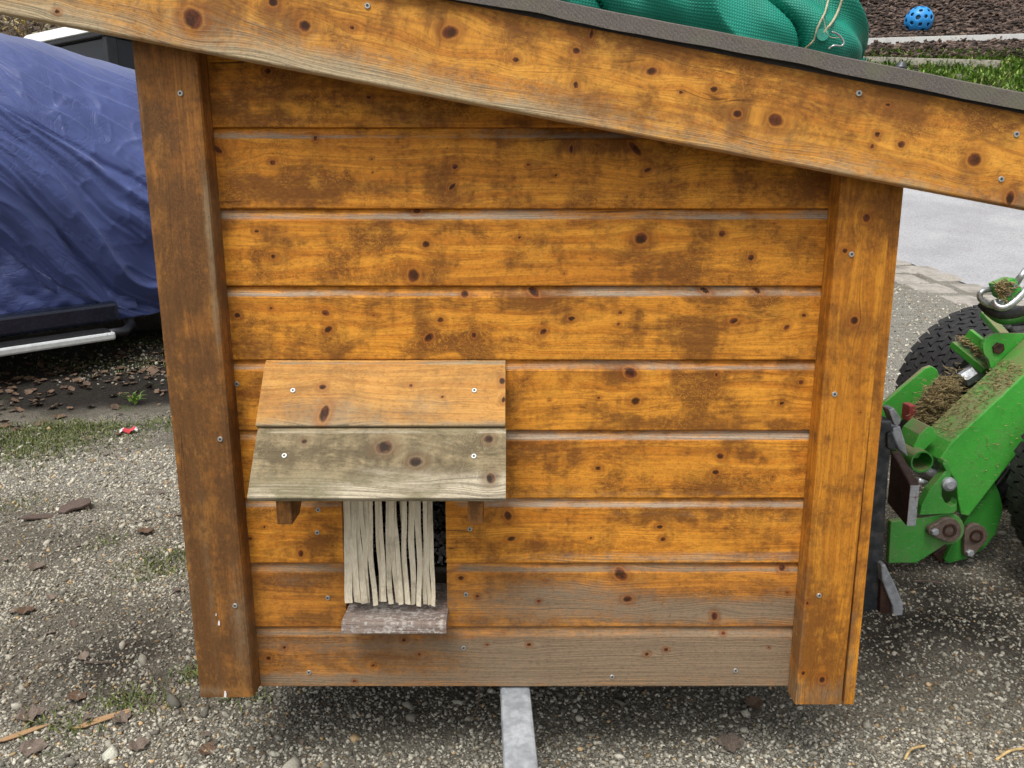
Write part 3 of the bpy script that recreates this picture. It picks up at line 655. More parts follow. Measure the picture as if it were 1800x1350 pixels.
def fwear(s, t):
    e = np.exp(-t / .042) * (.35 + .75 * fbm(s * 4, t * 10, 3, 77)) * np.clip(1.35 - s / 1.9, .25, 1)
    return np.clip(e * 1.35, 0, 1)
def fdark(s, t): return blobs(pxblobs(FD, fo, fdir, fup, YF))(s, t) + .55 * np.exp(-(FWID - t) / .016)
fas = hutpart(plank('barge_board', hut, M['wood_fascia'], fo, fdir, fup, nY, FL, FWID, th=.028, knots=pxknots(FK, fo, fdir, fup, YF), wear=fwear, dark=fdark, seed=51, rnd=.003, ds=.0045))
fas['label'] = 'broad slanted barge board with dark knots under the roof felt'
# roof deck (planks running up the slope) and felt with a turned-down edge
HB = 3.35
roof = bpy.data.objects.new('roof', None); COL.objects.link(roof); roof.parent = hut
def roofpart(o): o.parent = roof; o.location = HX + o.location; return o
m = MB(); c = fl0 + fdir * (FL / 2 - .22) + fup * (FWID - .012) + ey * 1.03
m.box(Vector((c.x, (YF + .03 + HB) / 2, c.z)), FL, HB - YF - .03, .022, (fdir, ey, fup)); roofpart(m.build('roof_deck', M['dark_in'], roof))
# felt: lofted strip with slightly wavy front lip
nsf = 160; prof = [(0.030, -.0175), (-.004, -.0185), (-.0065, -.0200), (-.0045, .005), (-.001, .0085), (.06, .0125), (.5, .0125), (HB - YF, .0125), (HB - YF, -.001), (.06, -.0005)]
V = []; 
for i in range(nsf + 1):
    s = -.015 + (FL + .03) * i / nsf
    wv = (float(fbm(s * 5, 0, 3, 4)) - .5) * .010 + .005 * math.exp(-((s - 1.05) / .05) ** 2)
    for k, (dy, dt) in enumerate(prof):
        lip = wv if k in (0, 1, 2) else (wv * .5 if k in (3, 4) else 0)
        V.append(fo + fdir * s + fup * (FWID + dt + lip + .0125) + ey * (dy - (.004 + abs(wv) * .6 if k in (1, 2, 3) else 0)))
mp = len(prof); Fq = [[i * mp + k, (i + 1) * mp + k, (i + 1) * mp + (k + 1) % mp, i * mp + (k + 1) % mp] for i in range(nsf) for k in range(mp)]
me = pmesh('roof_felt', V, Fq + [list(range(mp)), list(range(nsf * mp, nsf * mp + mp))[::-1]]); bm = bmesh.new(); bm.from_mesh(me); bmesh.ops.recalc_face_normals(bm, faces=bm.faces); bm.to_mesh(me); bm.free()
me.set_sharp_from_angle(angle=R(180)); ro_ = roofpart(link('roof_felt', me, M['felt'], roof, smooth=True)); me.set_sharp_from_angle(angle=R(28))
m = MB(); q0 = fo + fup * (FWID - .003) + fdir * (FL / 2); m.box(q0 + ey * .004, FL, .012, .012, (fdir, ey, fup)); roofpart(m.build('felt_gap_strip', M['felt_gap'], roof))  # black strip put in for the dark gap below the felt
p = UPl(1583, 121, fo + fup * (FWID + .026), fup)
mm = MB(); mm.lathe(p + fup * -.001, fup, [(.010, 0), (.010, .003), (.007, .006), (.0065, .010), (.003, .012), (0, .012)], 12); roofpart(mm.build('roof_bolt', M['dark_steel'], roof, smooth=True))

# side and rear walls, floor
for sx, x in ((-1, -.605), (1, .65)):
    for r in range(9):
        zb, zt = zr[r + 1], min(zr[r], rooftop_z(x + .02 * sx) - .05)
        if zt - zb < .03: continue
        o = Vector((x, D + .002 if sx > 0 else HB - .12, zb + .001)); e = ey if sx > 0 else -ey
        hutpart(plank('side_plank', hut, M['wood_wall'], o, e, ez, ex * sx, HB - .12 - D, zt - zb - .002, th=.02, cham=(.016, .007), seed=60 + r + 10 * sx, ds=.03, tongue=.008 if r > 0 else 0))
m = MB(); zt0, zt1 = rooftop_z(-.6) - .04, rooftop_z(.64) - .04
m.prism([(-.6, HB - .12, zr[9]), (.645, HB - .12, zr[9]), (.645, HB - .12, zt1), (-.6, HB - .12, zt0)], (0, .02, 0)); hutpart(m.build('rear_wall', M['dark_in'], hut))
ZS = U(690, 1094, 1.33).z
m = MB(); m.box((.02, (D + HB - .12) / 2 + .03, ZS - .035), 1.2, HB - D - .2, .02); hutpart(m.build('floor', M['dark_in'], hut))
for yj in (1.62, 2.9):
    m = MB(); m.box((.02, yj, .30), 1.20, .05, .03); hutpart(m.build('floor_joist', M['dark_in'], hut))

# pop hole: jamb linings, sill, hood, brackets, strips
xl, xr_ = U(602, 940, D).x, U(784, 940, D).x
for x, sg in ((xl - .005, 1), (xr_ + .005, -1)):
    m = MB(); m.box((x, D + .045, (zr[6] + zr[8]) / 2), .012, .046, zr[6] - zr[8] + .01); hutpart(m.build('door_jamb', M['wood_low'], hut))
so = Vector((U(600, 1094, 1.33).x, 1.328, ZS)); sL = U(784, 1094, 1.33).x - so.x
sill = hutpart(plank('door_sill', hut, M['wood_sill'], so, ex, ey, ez, sL, .20, th=.022, wear=lambda s, t: np.clip(.55 + .5 * np.exp(-.5 * (((s - .09) / .05) ** 2 + ((t - .035) / .03) ** 2)), 0, 1), seed=71, rnd=.003, ds=.003, warp=.003))
sill['label'] = 'grey scuffed sill plank under the strip curtain'
# droppings crust on the sill
# hood boards
hT = U(680, 633, D); hB = U(660, 876, 1.229)
hn = Vector((0, hT.z - hB.z, 0)) + Vector((0, 0, -(hB.y - hT.y))); hdir = Vector((0, hB.y - hT.y, hB.z - hT.z)).normalized(); hnor = ex.cross(hdir).normalized()
if hnor.z < 0: hnor = -hnor
pl = (hT, hnor)
def hoodboard(ya, yb, xla, xlb, xra, xrb, mat, knots, dark, wear, seed, lift, lab):
    a0 = UPl(xlb, yb, *pl); a1 = UPl(xrb, yb, *pl); a2 = UPl(xla, ya, *pl)
    o = a0 + hnor * lift; et = -hdir; L = (a1 - a0).length; Wd = (a2 - a0).dot(et)
    b = hutpart(plank('hood_board', hut, mat, o, ex, et, hnor, L, Wd, th=.0165, cham=(.012, .004), knots=pxknots(knots, o, ex, et, plane=pl), dark=blobs(pxblobs(dark, o, ex, et, plane=pl)), wear=wear(o, et), seed=seed, ds=.0035, rnd=.0025))
    b['label'] = lab; return b
hoodboard(633, 749.5, 467, 450, 887, 888, M['wood_hood'], [(568, 682, 7, 6), (723, 679, 4), (778, 699, 3.5, 2.5), (571, 728, 9, 19, -12), (883, 671, 6, 8), (885, 704, 4, 7)],
          [(540, 725, 30, 14, .8), (545, 682, 22, 8, .5), (640, 655, 200, 5, .35), (650, 722, 50, 9, .35)],
          lambda o, et: (lambda s, t: np.clip(.55 * np.exp(-t / .010) + .35 * np.exp(-((s - .13) / .10) ** 2 - ((t - .03) / .03) ** 2) + .30 * np.exp(-((s - .3) / .05) ** 2 - ((t - .04) / .02) ** 2) + .12, 0, 1)), 81, .0035, 'upper orange board of the small hood')
hoodboard(751.5, 876, 449, 434, 887.5, 889, M['wood_hoodlow'], [(535, 776, 6, 5), (676, 786, 15, 13), (731, 812, 13, 10), (859, 772, 9, 8), (862, 841, 9, 11)],
          [(600, 800, 120, 12, .35), (700, 830, 60, 10, .5), (820, 790, 60, 10, .3)],
          lambda o, et: (lambda s, t: np.clip(.16 + .95 * np.clip((.062 - t) / .05, 0, 1) * (.35 + fbm(s * 8, t * 30, 3, 6)), 0, 1)), 83, 0, 'lower grey-green weathered board of the small hood')
# brackets below the hood
for (pxl, pxr) in ((486, 513), (822, 849)):
    xa, xb = U(pxl, 905, 1.262).x, U(pxr, 905, 1.262).x
    zt_, zb_ = U(700, 880, 1.26).z, U(700, 922, 1.262).z
    m = MB(); m.prism([(xa, 1.262, zt_ + .03), (xa, 1.262, zb_), (xa, 1.31, zb_ + .001), (xa, 1.388, zb_ + .07), (xa, 1.388, zt_ + .16), (xa, 1.37, zt_ + .15)], (xb - xa, 0, 0))
    b = m.build('hood_bracket', M['wood_postl'], hut, bevel=.0015); hutpart(b)
    me = b.data; co = np.empty(len(me.vertices) * 3, np.float32); me.vertices.foreach_get('co', co); co = co.reshape(-1, 3)
    fattr(me, 'wood', np.stack([co[:, 2] * 1 + pxl, co[:, 0] + co[:, 1] * .5, co[:, 1] * 0 + 3], -1)); fattr(me, 'wear', np.stack([np.full(len(co), 9.), np.full(len(co), .12), np.full(len(co), .3)], -1))
# curtain strips (top-left, top-right, bottom-left, bottom-right, bottom y) in fifths of a photo pixel from (560, 860)
STR = [(213, 272, 243, 309, 998, 1.362), (262, 330, 312, 376, 992, 1.368), (322, 368, 372, 426, 1002, 1.358), (362, 397, 418, 456, 992, 1.374), (392, 432, 415, 445, 985, 1.38), (428, 474, 478, 516, 1020, 1.356),
       (505, 530, 528, 556, 985, 1.38), (516, 556, 562, 607, 986, 1.366), (582, 628, 620, 661, 1006, 1.360), (622, 664, 668, 706, 996, 1.372), (652, 694, 704, 742, 1012, 1.358), (716, 738, 742, 765, 1000, 1.38), (722, 766, 764, 810, 1010, 1.360),
       (792, 852, 812, 845, 1012, 1.368), (852, 902, 864, 906, 1027, 1.357), (912, 948, 925, 962, 1008, 1.374), (940, 975, 955, 985, 1014, 1.366), (965, 1010, 984, 1019, 1025, 1.358)]
for k, (tl, tr, bl, br, by, yb) in enumerate(STR):
    n = 16; V = []; Yt = D + .012 + .006 * (k % 3); zt_ = U(690, 866, Yt).z + .02
    for i in range(n + 1):
        u = i / n; wob = math.sin(u * 5 + k * 1.7) * .0018 + math.sin(u * 11 + k) * .0006
        ypx = 860 + (100 + (by - 100) * u) / 5 if i else 860
        Yc = Yt + (yb - Yt) * (u ** 1.6) + math.sin(u * 4 + k * 2.1) * .003
        e = u ** 1.5
        pl_, pr_ = U(560 + (tl + (bl - tl) * e) / 5, ypx, Yc), U(560 + (tr + (br - tr) * e) / 5, ypx, Yc)
        if i == 0: pl_.z = pr_.z = zt_
        tw = .0022 * math.sin(k * 2.3 + u * 3)
        for p, sg in ((pl_, -1), (pr_, 1)):
            q = p + Vector((wob, tw * sg, 0)); V += [q + Vector((0, -.0013, 0)), q + Vector((0, .0013, 0))]
    Fq = []
    for i in range(n):
        a, b = i * 4, i * 4 + 4
        Fq += [[a, a + 2, b + 2, b], [a + 3, a + 1, b + 1, b + 3], [a + 1, a, b, b + 1], [a + 2, a + 3, b + 3, b + 2]]
    Fq += [[0, 1, 3, 2], [n * 4, n * 4 + 2, n * 4 + 3, n * 4 + 1]]
    hutpart(link('curtain_strip', pmesh('curtain_strip', V, Fq), M['strip'], hut))
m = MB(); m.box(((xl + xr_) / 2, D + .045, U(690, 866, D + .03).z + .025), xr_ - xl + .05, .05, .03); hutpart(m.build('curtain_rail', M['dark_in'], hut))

# screws
sm = MB(); sm.lathe((0, 0, 0), (0, -1, 0), [(.0048, -.001), (.0048, .0004), (.0042, .0011), (.0022, .0011), (.0017, .0002), (0, .0002)], 14); sme = pmesh('screw', sm.v, sm.f)
bm = bmesh.new(); bm.from_mesh(sme); bmesh.ops.recalc_face_normals(bm, faces=bm.faces); bm.to_mesh(sme); bm.free(); sme.materials.append(M['screw']); sme.materials.append(M['screw_dark'])
for f in sme.polygons:
    if f.center.length < .0021 and f.center.y < 0: f.material_index = 1
def screw(p, par=hut, rot=None):
    o = bpy.data.objects.new('screw', sme); COL.objects.link(o); o.parent = par; o.location = HX + p
    o.rotation_euler = rot if rot else (random.uniform(-.1, .1), random.uniform(0, 3), random.uniform(-.1, .1))
for (a, b) in ((646, 10), (1510, 164), (1787, 236), (1760, 315)): screw(U(a, b, YF - .0008))
for (a, b) in ((317, 164), (387, 772), (413, 1065), (1497, 447), (1467, 693), (1440, 1047)): screw(U(a, b, YP - .0008))
for (a, b) in ((416, 675), (558, 936), (559, 896), (576, 1051), (826, 930), (819, 1045), (543, 1182), (815, 1139), (1076, 1190), (1293, 1179)): screw(U(a, b, D - .0006))
tilt = math.atan2(hdir.y, hdir.z)
for (a, b) in ((516, 688), (834, 688), (500, 801), (833, 802)):
    p = UPl(a, b, *pl) + hnor * (.0042 if b < 750 else .0006); q = nY.rotation_difference(hnor); screw(p, rot=q.to_euler())
# drawbar of galvanised tube below the floor
bl_, br_ = U(880, 1209, D - .0).x, U(932, 1209, D).x
zb_ = zr[9] - .004
m = MB(); y0, y1 = .72, 2.2; xc = (bl_ + br_) / 2; w = br_ - bl_
xf = (U(887, 1350, 1.18).x + U(944, 1350, 1.18).x) / 2; slope = (xf - xc) / (1.18 - D)
def bx(y): return xc + slope * (y - D)
r_ = .006; prof = [(-w / 2, -.045), (-w / 2, -r_), (-w / 2 + r_ * .3, -r_ * .3), (-w / 2 + r_, 0), (w / 2 - r_, 0), (w / 2 - r_ * .3, -r_ * .3), (w / 2, -r_), (w / 2, -.045)]
m.prism([Vector((bx(y0) + a, y0, zb_ + b)) for a, b in prof], (bx(y1) - bx(y0), y1 - y0, 0)); db = m.build('drawbar', M['galv'], hut); hutpart(db); db['label'] = 'pale galvanised steel bar poking out under the hut'

# tray of grit inside the hut
tray = empty('litter_tray', (.0, 1.7, ZS - .025), 'dark round tray of grey gravelly litter inside the small doorway', 'tray')
m = MB(); m.lathe((.02 - 0, 0, 0), (0, 0, 1), [(.19, 0), (.235, .055), (.24, .075), (.23, .075), (.22, .06), (0, .058)], 40)
for v in m.v: v.x -= .16
m.build('tray_rim', M['tray'], tray, smooth=True)
V = []; Fq = []
rr = np.random.default_rng(3)
mm = MB()
for k in range(900):
    a = rr.uniform(0, 2 * math.pi); r0 = .215 * math.sqrt(rr.uniform()); c = Vector((-.14 + r0 * math.cos(a), r0 * math.sin(a), .064 + rr.uniform(0, .012))); s_ = rr.uniform(.006, .014)
    rot = Matrix.Rotation(rr.uniform(0, 6), 3, Vector((rr.normal(), rr.normal(), rr.normal())).normalized()); ax = [rot @ v for v in (ex, ey, ez)]
    mm.box(c, s_, s_ * rr.uniform(.4, .9), s_ * rr.uniform(.2, .6), ax)
lt = mm.build('litter', M['litter'], tray); lt['kind'] = 'stuff'

# ================================================================== LOADER on the right
LO = Vector((1.9, 2.4, float(zf(1.9, 2.4))))
loader = empty('compact_loader', LO, 'bright green compact loader with a boom and black tyres, lifting the hut at the right', 'loader')
def lp(o, par=None): 
    if par is None: o.parent = loader; o.location = o.location - LO
    else: o.parent = par
    return o
def plate(name, pts, Yp, th, mat, bevel=.003, par=None):
    m = MB(); m.prism([U(a, b, Yp) for a, b in pts], (0, th, 0)); return lp(m.build(name, mat, loader, bevel=bevel), par)
def arcpx(cx, cy, r, a0, a1, n=8, ry=None):
    ry = ry or r; return [(cx + r * math.cos(R(a0 + (a1 - a0) * i / n)), cy + ry * math.sin(R(a0 + (a1 - a0) * i / n))) for i in range(n + 1)]
# boom: box girder
plate('boom', [(1651, 809), (1660, 795), (1672, 778), (1800, 659), (2060, 415), (2060, 520), (1800, 783), (1703, 908), (1690, 905), (1684, 880), (1682, 850), (1664, 820)], 2.20, .14, M['green'], .004)
# green tilt plate (lower) and hook plate
plate('tilt_plate', [(1562, 990), (1611, 990), (1643, 970), (1662, 957)] + arcpx(1668, 930, 28, 95, -110, 10) + [(1622, 910), (1613, 911), (1566, 917)], 2.175, .022, M['green_b'])
plate('tilt_plate', [(1562, 990), (1611, 990), (1643, 970), (1662, 957)] + arcpx(1668, 930, 28, 95, -110, 10) + [(1622, 910), (1613, 911), (1566, 917)], 2.44, .022, M['green_dk'])
plate('hook_plate', [(1617, 906), (1620, 890), (1634, 861), (1655, 837), (1663, 828), (1657, 816), (1660, 808), (1667, 811), (1671, 820), (1673, 835), (1667, 847), (1657, 859), (1656, 872), (1662, 884), (1672, 890), (1679, 887), (1682, 878), (1683, 897), (1676, 903)], 2.165, .03, M['green_b'], .003)
plate('rear_link_plate', [(1703, 905), (1748, 846), (1757, 866), (1763, 890), (1761, 906), (1751, 938), (1729, 966), (1700, 982), (1668, 991), (1660, 985), (1672, 960), (1690, 930)], 2.225, .03, M['green_dk'], .003)
plate('link_bar', [(1640, 975), (1662, 960), (1676, 962), (1668, 985), (1655, 990)], 2.24, .04, M['rust'], .004)
def lug(cx, cy, bxp, byp, Yp, R0=27):
    d = Vector((bxp - cx, byp - cy)); a = math.degrees(math.atan2(d.y, d.x))
    pts = arcpx(cx, cy, R0 * .78, a + 75, a + 285, 14) + arcpx(bxp, byp, R0 * .36, a - 80, a + 80, 7)
    o = plate('pin_lug', pts, Yp, .018, M['lug'], .002)
    m = MB(); c = U(bxp, byp, Yp); m.lathe(c, (0, -1, 0), [(.0115, -.004), (.0115, .008), (.009, .010), (0, .010)], 6); b = m.build('bolt_head', M['worn_steel'], o, smooth=False); b.parent = o
    m = MB(); c = U(cx, cy, Yp); m.lathe(c, (0, -1, 0), [(.021, -.002), (.021, .003), (.014, .003), (.012, -.001), (0, -.001)], 20); b = m.build('pin_end', M['rust'], o); b.parent = o
lug(1669, 932, 1642, 934, 2.152); lug(1716, 942, 1704, 971, 2.205, 26)
m = MB(); m.lathe(U(1670, 852, 2.155), (0, 1, 0), [(.012, -.006), (.021, 0), (.021, .2)], 22); lp(m.build('hook_pin', M['worn_steel'], loader, smooth=False))
# front cross tube joining near and far arms, its open end towards us
m = MB(); m.lathe(U(1621, 812, 2.20), (0, 1, 0), [(.027, .09), (.029, .0), (.034, .0), (.034, .26)], 26); lp(m.build('cross_tube', M['green_dk'], loader))
# curved green flange round the front of the boom
plate('boom_flange', [(1603, 806), (1606, 785), (1616, 764), (1633, 748), (1640, 752), (1648, 771), (1637, 780), (1624, 792), (1614, 806)], 2.24, .10, M['green'], .003)
# boom top bracket with round lug and pin
plate('top_lug', [(1743, 650)] + arcpx(1754, 612, 26, 130, 262, 8) + [(1770, 586), (1830, 586), (1830, 640), (1772, 660)], 2.345, .016, M['green'], .002)
m = MB(); m.lathe(U(1754, 612, 2.345), (0, -1, 0), [(.019, -.002), (.019, .006), (.014, .007), (0, .005)], 6); lp(m.build('lug_bolt', M['rust'], loader))
# far arm, flange, cross bar
plate('far_arm_plate', [(1548, 716), (1556, 706), (1626, 647), (1638, 643), (1648, 650), (1652, 662), (1610, 712), (1600, 725), (1566, 760), (1550, 770)], 2.56, .02, M['green'], .004)
m = MB(); a, b = U(1680, 604, 2.52), U(1738, 652, 2.40); d = (b - a).normalized(); n_ = d.cross(ez).normalized(); m.box((a + b) / 2, (b - a).length, .05, .022, (d, n_, n_.cross(d))); lp(m.build('cross_bar', M['green_dk'], loader, bevel=.003))
m = MB(); m.box((a + b) / 2 + Vector((.02, -.02, .035)), (b - a).length * .95, .016, .045, (d, n_, n_.cross(d))); lp(m.build('cross_bar_web', M['green'], loader, bevel=.002))
m = MB(); a, b = U(1738, 560, 2.56), U(1765, 590, 2.46); d = (b - a).normalized(); n_ = d.cross(ez).normalized(); m.box((a + b) / 2, (b - a).length * 1.6, .03, .02, (d, n_, n_.cross(d))); lp(m.build('cross_bar', M['green_dk'], loader, bevel=.003))
m = MB(); m.tube([U(1676, 700, 2.5), U(1712, 655, 2.5)], .030, 18); lp(m.build('tilt_cylinder', M['hose'], loader, smooth=True))
m = MB(); m.tube([U(1692, 668, 2.44), U(1720, 650, 2.44)], [.026, .026], 6); lp(m.build('cylinder_nut', M['worn_steel'], loader))
m = MB(); m.tube([U(1740, 885, 2.27), U(1830, 770, 2.27)], .019, 16); lp(m.build('lift_cylinder_rod', M['dark_steel'], loader, smooth=True))
m = MB(); m.tube([U(1822, 780, 2.27), U(1990, 570, 2.27)], .034, 16); lp(m.build('lift_cylinder_barrel', M['car_black'], loader, smooth=True))
m = MB(); m.box(U(1598, 724, 2.46), .026, .05, .055, (ex, ey, ez)); lp(m.build('red_stop', M['red'], loader, bevel=.004))
# hydraulic couplers at the top
def hose(pts, Yp, r, mat, name='hydraulic_hose'):
    m = MB(); m.tube(catmull([U(a, b, Yp + c) for a, b, c in pts], 8), r, 12); return lp(m.build(name, mat, loader, smooth=True))
hose([(1765, 506, 0), (1745, 508, -.01), (1727, 512, -.02), (1722, 520, -.02), (1727, 529, -.02), (1745, 538, -.02), (1760, 533, -.01), (1778, 520, 0)], 2.34, .0085, M['chrome'], 'coupler_handle')
hose([(1748, 528, 0), (1752, 538, -.01), (1766, 540, -.02), (1785, 528, -.02), (1812, 500, 0)], 2.30, .011, M['chrome'], 'coupler_handle')
hose([(1726, 532, 0), (1740, 546, -.02), (1765, 553, -.03), (1795, 548, -.02), (1840, 530, 0)], 2.36, .015, M['hose'])
hose([(1735, 545, 0), (1760, 562, -.02), (1790, 560, -.02), (1850, 548, 0)], 2.40, .014, M['green_dk'])
hose([(1770, 575, .1), (1790, 590, .1), (1830, 580, .1)], 2.40, .013, M['hose'])
plate('coupler_block', [(1754, 500), (1783, 488), (1798, 508), (1774, 530), (1762, 523)], 2.28, .05, M['green'], .003)
for a, b in ((1771, 516), (1784, 503)):
    m = MB(); m.lathe(U(a, b, 2.278), (0, -1, 0), [(.0075, -.003), (.0075, .006), (.004, .006), (.004, .003), (0, .003)], 12); lp(m.build('coupler_bolt', M['chrome'], loader))
m = MB(); m.tube([U(1786, 498, 2.29), U(1806, 470, 2.29)], [.011, .008], 12); lp(m.build('coupler_nipple', M['chrome'], loader, smooth=True))
# chassis off to the right
m = MB(); m.box((2.75, 2.44, .62), 1.5, .42, .36); lp(m.build('chassis', M['green_dk'], loader, bevel=.02))
m = MB(); m.tube([(1.865, 1.95, .58), (1.865, 2.95, .58)], .05, 14); lp(m.build('axle', M['car_black'], loader, smooth=True))
# wheels
def wheel(cx, y0, y1, cz, r):
    W_ = empty('wheel', (0, 0, 0)); W_.parent = loader; W_.location = -LO
    w = y1 - y0; c = Vector((cx, y0, cz)); m = MB()
    m.lathe(c, (0, 1, 0), [(r * .60, .02), (r * .64, .0), (r * .80, -.006), (r * .90, .012), (r * .945, .03), (r * .955, w * .5), (r * .945, w - .03), (r * .90, w - .012), (r * .80, w + .006), (r * .64, w), (r * .60, w - .02)], 60)
    rows = 9; nb = 46
    for k in range(rows):
        yk = .022 + (w - .044) * (k + .5) / rows
        for j in range(nb):
            a = 2 * math.pi * (j + .5 * (k % 2)) / nb; d = Vector((math.cos(a), 0, math.sin(a))); tg = Vector((-math.sin(a), 0, math.cos(a)))
            sk = .35 * (1 if k % 2 else -1); e1 = (ey + tg * sk).normalized(); e2 = d.cross(e1)
            m.box(c + ey * yk + d * (r * .965), r * .05, w / rows * .9, 2 * math.pi * r / nb * .80, (d, e1, e2))
    t = m.build('tyre', M['rubber'], W_)
    m = MB(); m.lathe(c, (0, 1, 0), [(0, .06), (r * .2, .05), (r * .3, .08), (r * .5, .07), (r * .58, .02), (r * .62, .012), (r * .62, .03), (r * .56, w * .6), (0, w * .6)], 40); m.build('rim', M['worn_steel'], W_, smooth=True)
wheel(1.875, 2.62, 3.0, float(zf(1.88, 2.86)) + .352, .356)
wheel(1.80, 1.90, 2.165, float(zf(1.93, 2.04)) + .345, .348)

# fork carriage between loader and hut
CO = Vector((.9, 2.0, float(zf(.9, 2.0))))
car_ = empty('fork_carriage', CO, 'dark grey steel fork carriage between the hut side and the green loader', 'fork carriage')
def cp(o): o.parent = car_; o.location = o.location - CO; return o
m = MB(); m.prism([U(a, b, 2.0) for a, b in ((1500, 738), (1569, 739), (1566, 800), (1558, 885), (1553, 994), (1549, 1060), (1546, 1088), (1536, 1108), (1512, 1130), (1500, 1132))], (0, .10, 0)); cp(m.build('upright', M['dark_steel'], car_, bevel=.006))
m = MB(); m.prism([U(a, b, 2.55) for a, b in ((1420, 700), (1470, 700), (1462, 950), (1420, 960))], (0, .08, 0)); cp(m.build('upright', M['dark_steel'], car_, bevel=.006))
zz = U(1530, 1112, 2.0).z
for yk in (2.03, 2.56):
    m = MB(); m.box((.25, yk, zr[9] - .03), 1.3, .07, .03); cp(m.build('fork_tine', M['dark_steel'], car_, bevel=.004))
def slab(A, B, C_, D_, th, mat, name):
    m = MB(); m.prism([A, B, C_, D_], (th, 0, 0)); return cp(m.build(name, mat, car_, bevel=.005))
o = slab(U(1566, 792, 2.13), U(1599, 852, 1.97), U(1592, 925, 1.97), U(1559, 884, 2.13), .027, M['rust'], 'lock_plate'); o['label'] = 'rusty brown plate with a worn bright edge'
m = MB(); a = U(1599, 852, 1.968); b = U(1592, 925, 1.968); m.prism([a + Vector((.0015, 0, -.002)), b + Vector((.0015, 0, .002)), b + Vector((.0255, 0, .002)), a + Vector((.0255, 0, -.002))], (0, -.003, 0)); cp(m.build('plate_edge', M['worn_steel'], car_, bevel=.001))
m = MB(); m.prism([U(a, b, 1.975) for a, b in ((1549, 994), (1556, 991), (1575, 1030), (1588, 1062), (1587, 1090), (1584, 1119), (1569, 1125), (1570, 1068), (1551, 1022))], (0, .045, 0)); cp(m.build('lock_plate', M['worn_steel'], car_, bevel=.004))
m = MB(); m.prism([U(a, b, 1.985) for a, b in ((1549, 1010), (1570, 1066), (1568, 1122), (1546, 1084))], (0, .03, 0)); cp(m.build('lock_plate_web', M['rust'], car_, bevel=.003))
m = MB(); m.prism([U(a, b, 2.02) for a, b in ((1562, 720), (1572, 717), (1584, 736), (1583, 746), (1574, 749), (1570, 742))], (0, .04, 0)); cp(m.build('latch_block', M['worn_steel'], car_, bevel=.003))
m = MB(); m.prism([U(a, b, 2.03) for a, b in ((1570, 752), (1583, 749), (1591, 775), (1597, 804), (1580, 790), (1568, 762))], (0, .05, 0)); cp(m.build('latch_wedge', M['worn_steel'], car_, bevel=.004))
m = MB(); m.prism([U(a, b, 1.99) for a, b in ((1560, 762), (1568, 758), (1578, 785), (1572, 793), (1560, 788))], (0, .05, 0)); cp(m.build('latch_foot', M['dark_steel'], car_, bevel=.004))
m = MB(); m.tube([U(1612, 845, 1.99), U(1629, 848, 2.0)], [.010, .005], 10); cp(m.build('lock_pin', M['chrome'], car_, smooth=True))

# hay caught on the loader
mm = MB(); rr = np.random.default_rng(5)
def straw(c, L, r=.0011, flat=.4):
    d = Vector((rr.normal(), rr.normal() * .8, rr.normal() * flat)).normalized(); q = d.orthogonal().normalized()
    mm.box(c, L, r * 2, r * 1.4, (d, q, d.cross(q)))
hc = U(1648, 712, 2.43)
mm2 = MB()
for k in range(2400):
    a, b, c = rr.normal() * .45, rr.normal() * .5, rr.normal() * .4
    p = U(1648 + a * 38 - b * 8, 712 + a * -18 + b * 42, 2.43 + c * .06); straw(p, rr.uniform(.012, .04), .0008)
for k in range(420):   # on top of the boom
    u_ = rr.uniform(0, 1) ** .8; p0 = U(1672, 778, 2.20).lerp(U(1810, 650, 2.20), u_); p = p0 + Vector((0, rr.uniform(.01, .135), .003 + abs(rr.normal()) * .003)); straw(p, rr.uniform(.005, .022), .0007, .15)
for k in range(160):
    p = U(1765 + rr.normal() * 8, 508 + rr.normal() * 8, 2.275); straw(p, rr.uniform(.01, .035), .0012, .6)
for k in range(260):
    u_ = rr.uniform(0, 1); p = U(1690, 606, 2.50).lerp(U(1745, 652, 2.40), u_) + Vector((rr.normal() * .01, rr.normal() * .01, .018 + rr.uniform(0, .012))); straw(p, rr.uniform(.008, .03), .001, .2)
for k in range(45):
    p = U(rr.uniform(1690, 1800), rr.uniform(700, 850), 2.195); straw(p, rr.uniform(.003, .012), .0007, .6)
hay = mm.build('hay', M['hay']); tag(hay, 'tangled dry hay caught on the green loader boom', 'hay', kind='stuff')

# ================================================================== COVERED CAR (left)
O1 = Vector((-2.80, 4.15, 0)); e1 = Vector((.75, .66, 0)).normalized(); e2 = Vector((-e1.y, e1.x, 0))
def gz(p): return float(np.interp(p.y, _yy, _zs))
cover = empty('car_cover', (O1.x + .6, O1.y + 1.0, gz(O1)), 'wrinkled blue fabric cover draped over a parked car left of the hut', 'car cover')
na, nb = 620, 430
A = np.linspace(-1.6, 2.6, na); Bv = np.linspace(0, 1, nb)
AA, BB = np.meshgrid(A, Bv)
cs = [(.16, .28), (.06, .6), (-.02, .92), (.03, 1.25), (.22, 1.58), (.45, 1.80), (.75, 1.89), (1.2, 1.92), (1.6, 1.86), (1.9, 1.5), (2.0, 1.0), (2.02, .5)]
cw = np.array([c[0] for c in cs]); ch = np.array([c[1] for c in cs]); L_ = np.concatenate([[0], np.cumsum(np.hypot(np.diff(cw), np.diff(ch)))]); L_ /= L_[-1]
def smoothi(x, xp, fp):
    g = np.linspace(0, 1, 600); f = np.interp(g, xp, fp); k = np.exp(-.5 * (np.arange(-30, 31) / 12.) ** 2); k /= k.sum()
    f = np.convolve(np.pad(f, 30, mode='reflect', reflect_type='odd'), k, 'valid'); return np.interp(x, g, f)
WW = smoothi(BB, L_, cw); HH = smoothi(BB, L_, ch)
